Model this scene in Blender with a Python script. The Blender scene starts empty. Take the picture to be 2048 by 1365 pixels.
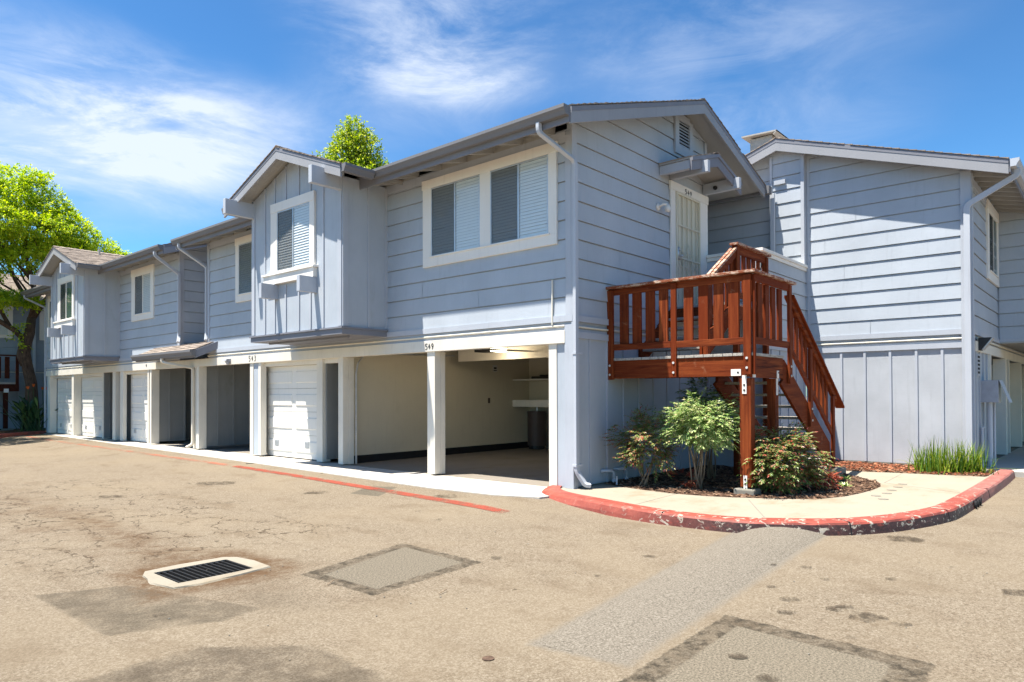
import bpy, bmesh, math, random
from mathutils import Vector, Matrix
R_ = math.radians
random.seed(7)
S = bpy.context.scene
COL = S.collection

# ------------------------------------------------------------------ camera
yaw, pitch, roll = R_(41.326), R_(0.6614), R_(-0.1957)
fw = Vector((math.cos(yaw)*math.cos(pitch), math.sin(yaw)*math.cos(pitch), math.sin(pitch)))
rt = Vector((math.sin(yaw), -math.cos(yaw), 0)); up = rt.cross(fw)
rt2 = rt*math.cos(roll)+up*math.sin(roll); up2 = -rt*math.sin(roll)+up*math.cos(roll)
cam = bpy.data.cameras.new('camera'); co = bpy.data.objects.new('camera', cam); COL.objects.link(co)
cam.sensor_width = 36; cam.lens = 1396.3/2048*36; cam.shift_y = 91.16/2048
cam.clip_start = .05; cam.clip_end = 3000
M3 = Matrix((rt2, up2, -fw)).transposed()
co.matrix_world = Matrix.Translation((-8.195, -6.032, 1.3997)) @ M3.to_4x4()
S.camera = co
S.render.resolution_x = 1024; S.render.resolution_y = 682

# ------------------------------------------------------------------ sun and sky
SUN = Vector((-1, .52, 3.36)).normalized()
sl = bpy.data.lights.new('sun', 'SUN'); sl.energy = 5.0; sl.angle = R_(.53); sl.color = (1, .94, .84)
so = bpy.data.objects.new('sun', sl); COL.objects.link(so); so.rotation_euler = SUN.to_track_quat('Z', 'Y').to_euler()
W = bpy.data.worlds.new('World'); S.world = W; W.use_nodes = True
nt = W.node_tree; N = nt.nodes; Lk = nt.links; N.clear()
def wn(t, **k):
    n = N.new(t)
    for a, b in k.items(): setattr(n, a, b)
    return n
out = wn('ShaderNodeOutputWorld'); bg = wn('ShaderNodeBackground'); bg.inputs[1].default_value = .088
sky = wn('ShaderNodeTexSky', sky_type='NISHITA', sun_disc=False); sky.sun_elevation = math.asin(SUN.z)
sky.sun_rotation = math.atan2(SUN.x, SUN.y); sky.altitude = 50; sky.air_density = 1.0; sky.dust_density = .35; sky.ozone_density = 2.6
tc = wn('ShaderNodeTexCoord')
def cloud(scale, rot, stretch, seed, lo, hi, detail=9, rough=.6):
    mp = wn('ShaderNodeMapping'); mp.inputs['Rotation'].default_value = rot; mp.inputs['Scale'].default_value = stretch
    mp.inputs['Location'].default_value = (seed, seed*.7, seed*.3)
    no = wn('ShaderNodeTexNoise'); no.inputs['Scale'].default_value = scale; no.inputs['Detail'].default_value = detail
    no.inputs['Roughness'].default_value = rough; no.inputs['Distortion'].default_value = .55
    mr = wn('ShaderNodeMapRange', interpolation_type='SMOOTHSTEP'); mr.inputs[1].default_value = lo; mr.inputs[2].default_value = hi
    Lk.new(tc.outputs['Generated'], mp.inputs[0]); Lk.new(mp.outputs[0], no.inputs['Vector']); Lk.new(no.outputs[0], mr.inputs[0])
    return mr.outputs[0]
def blob(d, r0, r1, sq=(1, 1, 1)):
    # a soft-edged bank of cloud round a direction of the sky
    v = Vector(d).normalized()
    vm = wn('ShaderNodeVectorMath', operation='SUBTRACT'); vm.inputs[1].default_value = v
    ms = wn('ShaderNodeVectorMath', operation='MULTIPLY'); ms.inputs[1].default_value = sq
    ln = wn('ShaderNodeVectorMath', operation='LENGTH'); mr = wn('ShaderNodeMapRange', interpolation_type='SMOOTHSTEP')
    mr.inputs[1].default_value = r1; mr.inputs[2].default_value = r0
    Lk.new(tc.outputs['Generated'], vm.inputs[0]); Lk.new(vm.outputs[0], ms.inputs[0]); Lk.new(ms.outputs[0], ln.inputs[0]); Lk.new(ln.outputs['Value'], mr.inputs[0])
    return mr.outputs[0]
def mth(op, a, b=None, clamp=False):
    m = wn('ShaderNodeMath', operation=op, use_clamp=clamp)
    for i, v in enumerate((a, b)):
        if v is None: continue
        if isinstance(v, (int, float)): m.inputs[i].default_value = v
        else: Lk.new(v, m.inputs[i])
    return m.outputs[0]
def pixdir(x, y):
    return fw*1396.3 + rt2*(x-1024) - up2*(y-773.66)
big = cloud(2.6, (0, 0, R_(20)), (1, 1, 2.0), 4.2, .34, .60, 8, .50)
wisp = cloud(5.0, (R_(10), R_(-8), R_(35)), (.9, 1.1, 3.0), 9.1, .36, .72, 13, .66)
tex = mth('ADD', mth('MULTIPLY', big, .52), mth('MULTIPLY', wisp, .68))
m1 = blob(pixdir(150, 255), .04, .31, (1, 1, 2.3))
m1b = blob(pixdir(470, 270), .02, .26, (1, 1, 2.9))
m2 = blob(pixdir(850, 60), .02, .22, (1, 1, 1.4))
m3 = blob(pixdir(1430, 75), .02, .34, (1, 1, 3.4))
m4 = blob(pixdir(1500, 265), .02, .26, (1, 1, 3.2))
m5 = blob(pixdir(900, 160), .02, .16, (1, 1, 3.6))
mask = mth('ADD', mth('ADD', mth('MULTIPLY', m1, 1.35), mth('MULTIPLY', m2, .85)), mth('ADD', mth('MULTIPLY', m3, .40), mth('ADD', mth('MULTIPLY', m4, .36), mth('ADD', mth('MULTIPLY', m5, .6), mth('MULTIPLY', m1b, .5)))))
mask = mth('ADD', mask, .01)
cov = mth('MULTIPLY', mth('MULTIPLY', mask, tex, True), .90, True)
s1 = wn('ShaderNodeMix', data_type='RGBA', blend_type='MULTIPLY'); s1.inputs[0].default_value = 1; s1.inputs[7].default_value = (.108, .154, .168, 1)
gm = wn('ShaderNodeGamma'); gm.inputs[1].default_value = 1.32
s2 = wn('ShaderNodeMix', data_type='RGBA', blend_type='MULTIPLY'); s2.inputs[0].default_value = 1; s2.inputs[7].default_value = (5.7, 5.7, 5.6, 1)
Lk.new(sky.outputs[0], s1.inputs[6]); Lk.new(s1.outputs[2], gm.inputs[0]); Lk.new(gm.outputs[0], s2.inputs[6])
mx = wn('ShaderNodeMix', data_type='RGBA'); mx.inputs[7].default_value = (4.1, 4.5, 5.2, 1)
Lk.new(cov, mx.inputs[0]); Lk.new(s2.outputs[2], mx.inputs[6]); Lk.new(mx.outputs[2], bg.inputs[0]); Lk.new(bg.outputs[0], out.inputs[0])
S.view_settings.view_transform = 'Standard'; S.view_settings.look = 'None'; S.view_settings.gamma = 1
S.view_settings.exposure = 1.36
S.cycles.max_bounces = 7; S.cycles.diffuse_bounces = 4; S.cycles.transparent_max_bounces = 12

# ------------------------------------------------------------------ materials
class Mat:
    def __init__(s, name, rough=.8, spec=.3):
        s.m = bpy.data.materials.new(name); s.m.use_nodes = True; s.t = s.m.node_tree
        s.b = s.t.nodes['Principled BSDF']; s.b.inputs['Roughness'].default_value = rough; s.b.inputs['Specular IOR Level'].default_value = spec
        s.tc = s.n('ShaderNodeTexCoord'); s.geo = s.n('ShaderNodeNewGeometry')
    def n(s, t, **k):
        n = s.t.nodes.new(t)
        for a, b in k.items(): setattr(n, a, b)
        return n
    def l(s, a, b): s.t.links.new(a, b)
    def pos(s, scale=(1, 1, 1), loc=(0, 0, 0)):
        mp = s.n('ShaderNodeMapping'); mp.inputs['Scale'].default_value = scale; mp.inputs['Location'].default_value = loc
        s.l(s.geo.outputs['Position'], mp.inputs[0]); return mp.outputs[0]
    def noise(s, scale, vec=None, detail=4, rough=.55, dist=0):
        no = s.n('ShaderNodeTexNoise'); no.inputs['Scale'].default_value = scale; no.inputs['Detail'].default_value = detail
        no.inputs['Roughness'].default_value = rough; no.inputs['Distortion'].default_value = dist
        s.l(vec or s.pos(), no.inputs['Vector']); return no.outputs[0]
    def ramp(s, f, stops):
        r = s.n('ShaderNodeValToRGB'); e = r.color_ramp.elements
        while len(e) < len(stops): e.new(.5)
        for i, (p, c) in enumerate(stops): e[i].position = p; e[i].color = tuple(c)+(1,) if len(c) == 3 else c
        s.l(f, r.inputs[0]); return r.outputs[0]
    def rng(s, f, a, b, c=0, d=1):
        r = s.n('ShaderNodeMapRange', interpolation_type='SMOOTHSTEP'); s.l(f, r.inputs[0])
        for i, v in enumerate((a, b, c, d)): r.inputs[i+1].default_value = v
        return r.outputs[0]
    def mix(s, f, a, b, mode='MIX'):
        m = s.n('ShaderNodeMix', data_type='RGBA', blend_type=mode)
        if isinstance(f, (int, float)): m.inputs[0].default_value = f
        else: s.l(f, m.inputs[0])
        for i, v in ((6, a), (7, b)):
            if isinstance(v, tuple): m.inputs[i].default_value = v+(1,)
            else: s.l(v, m.inputs[i])
        return m.outputs[2]
    def math(s, op, a, b=None):
        m = s.n('ShaderNodeMath', operation=op)
        for i, v in enumerate((a, b)):
            if v is None: continue
            if isinstance(v, (int, float)): m.inputs[i].default_value = v
            else: s.l(v, m.inputs[i])
        return m.outputs[0]
    def color(s, c):
        if isinstance(c, tuple): s.b.inputs['Base Color'].default_value = c+(1,)
        else: s.l(c, s.b.inputs['Base Color'])
        return s
    def bump(s, f, strength, dist=.01):
        b = s.n('ShaderNodeBump'); b.inputs['Strength'].default_value = strength; b.inputs['Distance'].default_value = dist
        s.l(f, b.inputs['Height']); s.l(b.outputs[0], s.b.inputs['Normal']); return s

def paint(name, c, var=.10, grain=(1.5, 1.5, 40), bump=.35, dirt=0.0):
    m = Mat(name, .62, .3)
    d = tuple(x*(1-var) for x in c); e = tuple(min(1, x*(1+var*.6)) for x in c)
    base = m.ramp(m.noise(1.3, detail=5), [(.3, d), (.7, e)])
    g = m.noise(6, m.pos(grain), 5, .6)
    base = m.mix(.25, base, m.ramp(g, [(.3, tuple(x*.86 for x in c)), (.62, c)]))
    if dirt:
        base = m.mix(m.rng(m.noise(2.2, m.pos((1, 1, .5)), 6, .7), .56, .75, 0, dirt), base, tuple(x*.55 for x in (c[0]*1.05, c[1], c[2]*.8)))
    st_ = m.noise(3.0, m.pos((5, 5, .35)), 5, .7); base = m.mix(m.rng(st_, .52, .78, 0, .30), base, tuple(x*.66 for x in c))
    m.color(base); m.bump(g, bump, .004); return m.m
BLUE = (.415, .455, .505)
M = {}
M['siding'] = paint('siding_paint', BLUE)
M['siding_v'] = paint('vertical_board_paint', BLUE, grain=(14, 14, 1.2), bump=.45, dirt=.25)
M['rough_h'] = paint('rough_sawn_board_paint', (.44, .465, .50), var=.16, grain=(2, 2, 46), bump=.8, dirt=.2)
M['trim'] = paint('trim_paint', (.43, .46, .51), grain=(20, 20, 2), bump=.2)
M['fascia'] = paint('fascia_paint', (.20, .205, .235), bump=.15)
M['rake'] = paint('rake_paint', (.30, .305, .325), bump=.15)
M['gutter'] = paint('gutter_paint', (.17, .17, .18), var=.05, bump=.05)
M['spout'] = paint('downspout_paint', (.46, .49, .54), var=.05, bump=.05)
M['spout_cream'] = paint('cream_downspout_paint', (.66, .60, .50), var=.06, bump=.05)
M['white'] = paint('white_trim_paint', (.73, .685, .60), grain=(12, 12, 2), bump=.25, dirt=.18)
M['white_w'] = paint('white_window_paint', (.78, .745, .69), var=.04, bump=.1)
M['door'] = paint('garage_door_paint', (.75, .725, .67), var=.03, bump=.04)
M['soffit'] = paint('soffit_paint', (.38, .375, .36), bump=.2)
M['alcove'] = paint('shade_darkened_passage_paint', (.235, .24, .235), grain=(14, 14, 1.2), bump=.45, dirt=.4)  # wall paint darkened and blotched to paint in the shade of the recesses
M['siding_shade'] = paint('shade_darkened_siding_paint', (.27, .31, .355))  # far building's siding blue darkened to paint in the tree's shade
M['cream'] = paint('cream_pipe_paint', (.70, .66, .56), var=.05, bump=.05)
M['inside'] = paint('garage_plaster', (.60, .55, .44), var=.06, bump=.1, dirt=.1)
M['doorcream'] = paint('cream_steel_paint', (.66, .62, .50), var=.03, bump=.02)
def simple(name, c, rough=.5, metal=0, spec=.4, var=.1):
    m = Mat(name, rough, spec); m.b.inputs['Metallic'].default_value = metal
    m.color(m.ramp(m.noise(9, detail=4), [(.3, tuple(x*(1-var) for x in c)), (.7, tuple(min(1, x*(1+var)) for x in c))])); return m.m
M['black'] = simple('black_plastic', (.02, .02, .022), .45)
M['dark'] = simple('dark_void', (.012, .012, .014), .9)
M['steel'] = simple('galvanised_steel', (.55, .56, .58), .35, .8)
M['alu'] = simple('aluminium_frame', (.50, .52, .54), .4, .5)
M['bolt'] = simple('bolt_steel', (.7, .68, .64), .4, .3)
M['iron'] = simple('grate_iron', (.018, .017, .016), .55, .3)
M['heater'] = simple('heater_enamel', (.07, .05, .045), .5)
M['chim'] = simple('chimney_metal', (.36, .34, .31), .6, .1)
M['grey'] = simple('grey_box_paint', (.33, .35, .40), .5)
M['screenf'] = simple('rubber_base', (.03, .03, .035), .8)
M['bark'] = (lambda m: (m.color(m.ramp(m.noise(7, m.pos((2, 2, .7)), 7, .7), [(.3, (.045, .03, .022)), (.7, (.16, .105, .075))])), m.bump(m.noise(9, m.pos((2, 2, .6)), 6, .7), .8, .03), m.m)[-1])(Mat('tree_bark', .9, .1))
M['stem'] = (lambda m: (m.color(m.ramp(m.noise(20, m.pos((2, 2, .5)), 5, .7), [(.3, (.10, .07, .045)), (.7, (.34, .26, .18))])), m.m)[-1])(Mat('shrub_stem_bark', .9, .1))

def stained(name, axis):
    m = Mat(name, .68, .08)
    sc = {'x': (1.2, 22, 22), 'y': (22, 1.2, 22), 'z': (22, 22, 1.2)}[axis]
    oi = m.n('ShaderNodeObjectInfo'); add = m.n('ShaderNodeVectorMath', operation='ADD')
    mul = m.n('ShaderNodeVectorMath', operation='SCALE'); mul.inputs[0].default_value = (37, 61, 23); m.l(oi.outputs['Random'], mul.inputs['Scale'])
    m.l(m.pos(sc), add.inputs[0]); m.l(mul.outputs[0], add.inputs[1])
    g = m.noise(1.0, add.outputs[0], 7, .68, .9)
    c = m.ramp(g, [(.30, (.045, .007, .003)), (.46, (.14, .028, .009)), (.64, (.25, .060, .017)), (.80, (.38, .125, .040))])
    c2 = m.mix(m.rng(oi.outputs['Random'], 0, 1, .0, .72), c, (.15, .024, .006))
    wear = m.rng(m.noise(4.2, m.pos((1, 1, 1)), 8, .8), .58, .74, 0, .45)
    c2 = m.mix(wear, c2, (.42, .25, .15)); m.color(c2); m.bump(g, .5, .004); return m.m
for a in 'xyz': M['wood_'+a] = stained('red_stained_wood_'+a, a)
def m_(f):
    def g(*a): return f(*a)
    return g
m = Mat('weathered_deck_boards', .85, .15); g = m.noise(8, m.pos((1, 9, 9)), 6, .65)
m.color(m.ramp(g, [(.3, (.22, .19, .16)), (.7, (.52, .49, .44))])).bump(g, .5, .004); M['deck'] = m.m
m = Mat('worn_cap_wood', .6, .3); g = m.noise(2.4, m.pos((3, 3, 3)), 7, .75, .5)
m.color(m.mix(m.rng(m.noise(5, m.pos((2.0, 2.0, 6)), 7, .8), .47, .58), (.22, .055, .018), (.55, .42, .32))).bump(g, .4, .004); M['cap'] = m.m

M['wood_shade'] = simple('shade_darkened_stained_wood', (.06, .016, .009), .7, spec=.1, var=.3)  # far landing's stain darkened so its colour holds the tree shade
# roofing
m = Mat('asphalt_shingles', .92, .1); oi = m.noise(30, detail=6, rough=.8)
vo = m.n('ShaderNodeTexVoronoi'); vo.inputs['Scale'].default_value = 4.2; m.l(m.pos((1, 1, 2)), vo.inputs['Vector'])
c = m.ramp(vo.outputs['Distance'], [(.0, (.15, .12, .10)), (.5, (.30, .25, .21)), (.9, (.40, .33, .28))])
m.color(m.mix(.35, c, m.ramp(oi, [(.35, (.10, .08, .07)), (.65, (.42, .36, .31))]))).bump(oi, .5, .006); M['shingle'] = m.m

# asphalt
m = Mat('aged_asphalt', .93, .12)
fine = m.noise(95, detail=5, rough=.85); mid = m.noise(16, detail=5, rough=.7); blot = m.noise(.55, detail=5, rough=.6); blot2 = m.noise(2.3, m.pos((1, .6, 1)), 5, .6)
sp = m.n('ShaderNodeTexVoronoi'); sp.inputs['Scale'].default_value = 62; m.l(m.pos(), sp.inputs['Vector'])
base = m.ramp(blot, [(.28, (.262, .212, .162)), (.5, (.305, .25, .193)), (.72, (.345, .285, .222))])
base = m.mix(.55, base, m.ramp(fine, [(.25, (.11, .078, .052)), (.47, (.285, .228, .172)), (.72, (.56, .50, .42))]))
base = m.mix(m.rng(sp.outputs['Distance'], .0, .16, .75, 0), base, (.60, .54, .46))
base = m.mix(.5, base, m.ramp(m.noise(75, detail=4, rough=.85), [(.36, (.05, .034, .022)), (.47, (.28, .23, .175)), (.60, (.78, .71, .61))]))
base = m.mix(m.rng(mid, .50, .70, 0, .42), base, (.19, .135, .09))
base = m.mix(m.rng(blot2, .50, .72, 0, .42), base, (.19, .135, .09))
base = m.mix(m.rng(m.noise(.33, m.pos((1, 1, 1), (5, 2, 0)), 6, .65), .42, .62, 0, .35), base, (.44, .37, .28))
# rusty brown wash beside the drain and along the dip that feeds it
px = m.n('ShaderNodeSeparateXYZ'); m.l(m.geo.outputs['Position'], px.inputs[0])
wob = m.math('MULTIPLY', m.math('SUBTRACT', m.noise(1.4, detail=5), .5), 1.5)
dx = m.math('ABSOLUTE', m.math('ADD', m.math('ADD', px.outputs[0], 5.35), wob))
line = m.math('MULTIPLY', m.rng(dx, .05, .55, 1, 0), m.math('MULTIPLY', m.rng(px.outputs[1], -1.4, -.5, 0, 1), m.rng(px.outputs[1], 2.5, 8.5, 1, .15)))
base = m.mix(m.math('MULTIPLY', line, m.rng(m.noise(5, detail=6, rough=.8), .35, .65, .1, .75)), base, (.17, .10, .055))
# cracks in the same strip
cv = m.n('ShaderNodeTexVoronoi', feature='DISTANCE_TO_EDGE'); cv.inputs['Scale'].default_value = 2.4
dn = m.n('ShaderNodeTexNoise'); dn.inputs['Scale'].default_value = 5; dn.inputs['Detail'].default_value = 5; m.l(m.pos(), dn.inputs['Vector'])
dv = m.n('ShaderNodeVectorMath', operation='SCALE'); dv.inputs['Scale'].default_value = .42; m.l(dn.outputs['Color'], dv.inputs[0])
da = m.n('ShaderNodeVectorMath', operation='ADD'); m.l(m.pos((1, .75, 1)), da.inputs[0]); m.l(dv.outputs[0], da.inputs[1]); m.l(da.outputs[0], cv.inputs['Vector'])
reg = m.math('MULTIPLY', m.rng(m.math('ABSOLUTE', m.math('ADD', px.outputs[0], 4.9)), 1.0, 1.9, 1, 0), m.math('MULTIPLY', m.rng(px.outputs[1], .1, .9, 0, 1), m.rng(px.outputs[1], 6, 11, 1, 0)))
crk = m.math('MULTIPLY', m.rng(cv.outputs['Distance'], .006, .030, 1, 0), reg)
base = m.mix(m.math('MULTIPLY', crk, m.rng(m.noise(2, detail=3), .38, .52, 0, .85)), base, (.075, .05, .032))
# small oil drips
ov = m.n('ShaderNodeTexVoronoi'); ov.inputs['Scale'].default_value = 1.15; m.l(da.outputs[0], ov.inputs['Vector'])
base = m.mix(m.rng(ov.outputs['Distance'], .025, .055, .62, 0), base, (.07, .052, .036))
# repairs and worn overlays: straight-sided areas with ragged, feathered edges
wob1 = m.n('ShaderNodeTexNoise'); wob1.inputs['Scale'].default_value = 14; wob1.inputs['Detail'].default_value = 6; wob1.inputs['Roughness'].default_value = .7; m.l(m.pos(), wob1.inputs['Vector'])
def area(pts, wobble, soft, grow=0.0):
    """1 inside the convex polygon (counter-clockwise or clockwise), 0 outside"""
    sc1 = m.n('ShaderNodeVectorMath', operation='MULTIPLY_ADD'); m.l(wob1.outputs['Color'], sc1.inputs[0]); sc1.inputs[1].default_value = (wobble*2,)*3
    sb = m.n('ShaderNodeVectorMath', operation='SUBTRACT'); m.l(m.geo.outputs['Position'], sb.inputs[0]); sb.inputs[1].default_value = (wobble,)*3; m.l(sb.outputs[0], sc1.inputs[2])
    cxm, cym = sum(p[0] for p in pts)/len(pts), sum(p[1] for p in pts)/len(pts); f = None
    for i in range(len(pts)):
        (ax, ay), (bx_, by) = pts[i], pts[(i+1) % len(pts)]; nx_, ny_ = by-ay, ax-bx_; L_ = math.hypot(nx_, ny_); nx_ /= L_; ny_ /= L_
        if (cxm-ax)*nx_+(cym-ay)*ny_ < 0: nx_, ny_ = -nx_, -ny_
        dt = m.n('ShaderNodeVectorMath', operation='DOT_PRODUCT'); m.l(sc1.outputs[0], dt.inputs[0]); dt.inputs[1].default_value = (nx_, ny_, 0)
        v = m.math('ADD', dt.outputs['Value'], grow-(ax*nx_+ay*ny_)); f = v if f is None else m.math('MINIMUM', f, v)
    return m.rng(f, -soft, soft, 0, 1)
speck2 = m.ramp(m.noise(70, detail=4, rough=.85), [(.36, (.45, .44, .43)), (.5, (1, 1, 1)), (.63, (1.7, 1.72, 1.75))])
speck = m.ramp(m.noise(70, detail=5, rough=.85), [(.35, (.35, .33, .30)), (.5, (1, 1, 1)), (.68, (1.75, 1.8, 1.85))])
def lay(base, mask, c, amt, sp_=None): return m.mix(m.math('MULTIPLY', mask, amt), base, m.mix(1.0, sp_ or speck, c, 'MULTIPLY'))
wearf = m.rng(m.noise(3.0, detail=7, rough=.75), .30, .66, 1, .25); wear2 = m.rng(m.noise(9, detail=6, rough=.8), .36, .58, 1, .35)
base = lay(base, area([(-6.62, .15), (-6.05, -.08), (-5.66, -1.44), (-5.97, -1.50), (-6.58, -1.23)], .045, .022), (.17, .145, .115), m.math('MULTIPLY', wearf, .95))
base = lay(base, area([(-5.6, -.7), (-5.2, -.9), (-5.35, -1.75), (-5.8, -1.5)], .12, .20), (.19, .155, .12), m.math('MULTIPLY', wearf, .5))
base = lay(base, area([(-7.4, -1.9), (-6.3, -1.86), (-5.84, -2.35), (-5.85, -3.3), (-6.7, -3.6)], .09, .04), (.145, .12, .095), m.math('MULTIPLY', wearf, .95))
base = lay(base, area([(-1.97, 2.66), (-1.45, 2.89), (-1.26, 2.42), (-1.90, 2.07)], .03, .02), (.20, .18, .15), .85)
for ou, inn, gr in (([(-4.97, -.83), (-3.61, -.52), (-3.66, -1.69), (-4.95, -1.79)], [(-4.84, -.98), (-3.71, -.67), (-3.78, -1.56), (-4.82, -1.66)], (.285, .255, .212)), ([(-5.6, -4.05), (-3.66, -3.98), (-3.74, -5.22), (-5.6, -5.3)], [(-5.45, -4.20), (-3.84, -4.13), (-3.90, -5.04), (-5.45, -5.14)], (.31, .275, .225))):
    base = lay(base, area(ou, .05, .008), (.085, .073, .058), wear2, speck2); base = lay(base, area(inn, .03, .012), gr, .93, speck2)
base = lay(base, area([(-4.98, -3.32), (-.2, -2.72), (-.05, -3.62), (-4.88, -3.96)], .05, .045), (.325, .298, .265), .9, speck2)
base = m.mix(m.math('MULTIPLY', area([(-6.0, .40), (-4.85, .42), (-4.8, -.65), (-6.1, -.65)], .16, .16), m.rng(m.noise(6, detail=6, rough=.8), .38, .62, .2, .85)), base, (.16, .085, .038))
base = m.mix(1.0, base, (.50, .48, .435), 'MULTIPLY'); m.color(base); m.bump(fine, .8, .008); M['asphalt'] = m.m
def patchmat(name, c, amt=.5, k=60):
    m = Mat(name, .9, .12); f = m.noise(k, detail=5, rough=.8)
    b = m.ramp(m.noise(2.2, detail=5), [(.3, tuple(x*.85 for x in c)), (.7, tuple(x*1.12 for x in c))])
    m.color(m.mix(amt, b, m.ramp(f, [(.3, tuple(x*.5 for x in c)), (.7, tuple(min(1, x*1.5) for x in c))]))).bump(f, .5, .005); return m
M['seal'] = patchmat('dark_crack_sealer', (.075, .068, .056)).m
M['patch'] = patchmat('grey_asphalt_patch', (.165, .145, .118)).m
M['patchlight'] = patchmat('pale_asphalt_patch', (.19, .165, .132)).m
M['berm'] = patchmat('grey_asphalt_berm', (.235, .215, .185), .6, 45).m
M['oil'] = patchmat('oil_stain', (.075, .058, .040)).m
def fademat(name, c, lo, hi, k=3.2, fine=70, mx=1.0):
    # worn film on the road: the road shows through where it has worn away
    m = patchmat(name, c); b = m.b; tr = m.n('ShaderNodeBsdfTransparent'); ms = m.n('ShaderNodeMixShader')
    f = m.math('ADD', m.math('MULTIPLY', m.noise(k, detail=6, rough=.7), .6), m.math('MULTIPLY', m.noise(fine, detail=3, rough=.8), .4))
    m.l(m.rng(f, lo, hi, 0, mx), ms.inputs[0]); m.l(tr.outputs[0], ms.inputs[1]); m.l(b.outputs[0], ms.inputs[2])
    m.l(ms.outputs[0], m.t.nodes['Material Output'].inputs[0]); return m.m
M['redline'] = fademat('worn_red_line_paint', (.28, .065, .042), .38, .54, 3.5, 70, .85)
M['redline_old'] = fademat('faded_red_line_paint', (.40, .14, .09), .46, .56, 1.2, 70, .6)
M['darkfilm'] = fademat('dark_worn_overlay', (.085, .073, .058), .40, .60, 2.2, 60, .72)
M['oilfilm'] = fademat('soaked_oil_stain', (.06, .046, .032), .42, .60, 9, 50, .7)
M['sealfilm'] = fademat('worn_crack_sealer', (.07, .062, .05), .36, .56, 6, 50, .9)

def concrete(name, c, stain=.35, k=40):
    m = Mat(name, .88, .2); f = m.noise(k, detail=6, rough=.75)
    b = m.ramp(m.noise(1.5, detail=6, rough=.65), [(.3, tuple(x*.88 for x in c)), (.68, c)])
    b = m.mix(m.rng(m.noise(.9, m.pos((1, 1.6, 1), (3, 1, 0)), 6, .7), .5, .72, 0, stain), b, (c[0]*.72, c[1]*.64, c[2]*.52))
    m.color(m.mix(.22, b, m.ramp(f, [(.3, tuple(x*.6 for x in c)), (.65, tuple(min(1, x*1.2) for x in c))]))).bump(f, .25, .004); return m.m
M['apron'] = concrete('pale_concrete_apron', (.46, .43, .385), .2)
M['walk'] = concrete('walkway_concrete', (.31, .27, .21), .95)
M['footing'] = concrete('weathered_block_concrete', (.22, .205, .17), .6)
M['collar'] = concrete('drain_collar_concrete', (.27, .24, .19), .8)
M['gfloor'] = concrete('garage_floor_concrete', (.22, .195, .165), .8, 15)

# kerb paint: red, scuffed black by tyres on the face, flaking to bare concrete round the bend
m = Mat('chipped_red_kerb_paint', .6, .35)
px = m.n('ShaderNodeSeparateXYZ'); m.l(m.geo.outputs['Position'], px.inputs[0]); nz = m.n('ShaderNodeSeparateXYZ'); m.l(m.geo.outputs['Normal'], nz.inputs[0])
red = m.ramp(m.noise(5, detail=6, rough=.7), [(.3, (.20, .036, .024)), (.7, (.32, .075, .05))])
far = m.rng(px.outputs[0], 2.2, 4.0, 0, 1)
red = m.mix(far, red, m.ramp(m.noise(4, detail=4), [(.3, (.26, .085, .07)), (.7, (.34, .13, .105))]))
face = m.rng(m.math('ABSOLUTE', nz.outputs[2]), .35, .7, 1, 0)
st = m.math('MULTIPLY', m.rng(px.outputs[1], -3.0, -1.3, 1.0, .25), m.rng(px.outputs[0], 1.8, 3.2, 1, 0))
blk = m.math('MULTIPLY', m.math('MULTIPLY', face, st), m.rng(m.noise(3.1, m.pos((1, 1, 2.2)), 6, .72), .30, .42, 0, .97))
c = m.mix(blk, red, m.ramp(m.noise(40, detail=3), [(.3, (.02, .014, .014)), (.7, (.075, .035, .032))]))
s1 = m.math('MULTIPLY', m.math('MULTIPLY', face, m.rng(px.outputs[1], -1.5, -.4, 0, 1)), m.rng(m.noise(2.4, detail=6, rough=.7), .47, .60, 0, .8))
c = m.mix(s1, c, (.10, .035, .03))
chip = m.rng(m.noise(11, m.pos((1, 1, 1.3)), 6, .68, .8), .575, .60)
chip = m.math('MULTIPLY', chip, m.math('MULTIPLY', m.rng(px.outputs[1], -2.2, -1.2, 1, .15), m.rng(px.outputs[0], 2.6, 4.5, 1, .35)))
c = m.mix(chip, c, m.ramp(m.noise(60, detail=4), [(.3, (.28, .24, .19)), (.7, (.44, .40, .33))]))
m.color(c).bump(m.noise(25, detail=5), .35, .006); M['kerb'] = m.m

# mulch and soil
m = Mat('bark_mulch', .95, .1)
v = m.n('ShaderNodeTexVoronoi'); v.inputs['Scale'].default_value = 26; m.l(m.pos((1, .6, 1)), v.inputs['Vector'])
c = m.ramp(v.outputs['Color'], [(.2, (.035, .022, .015)), (.5, (.09, .05, .032)), (.8, (.20, .125, .085))])
m.color(c).bump(v.outputs['Distance'], 1, .03); M['mulch'] = m.m
m = Mat('bark_chips', .9, .15); oi = m.n('ShaderNodeNewGeometry')
m.color(m.ramp(oi.outputs['Random Per Island'], [(.1, (.045, .025, .018)), (.5, (.14, .075, .045)), (.9, (.30, .20, .13))])); M['chip'] = m.m
m = Mat('red_bark_chips', .9, .15); oi = m.n('ShaderNodeNewGeometry')
m.color(m.ramp(oi.outputs['Random Per Island'], [(.1, (.07, .03, .018)), (.5, (.28, .085, .04)), (.9, (.40, .18, .10))])); M['chip_red'] = m.m

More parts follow.
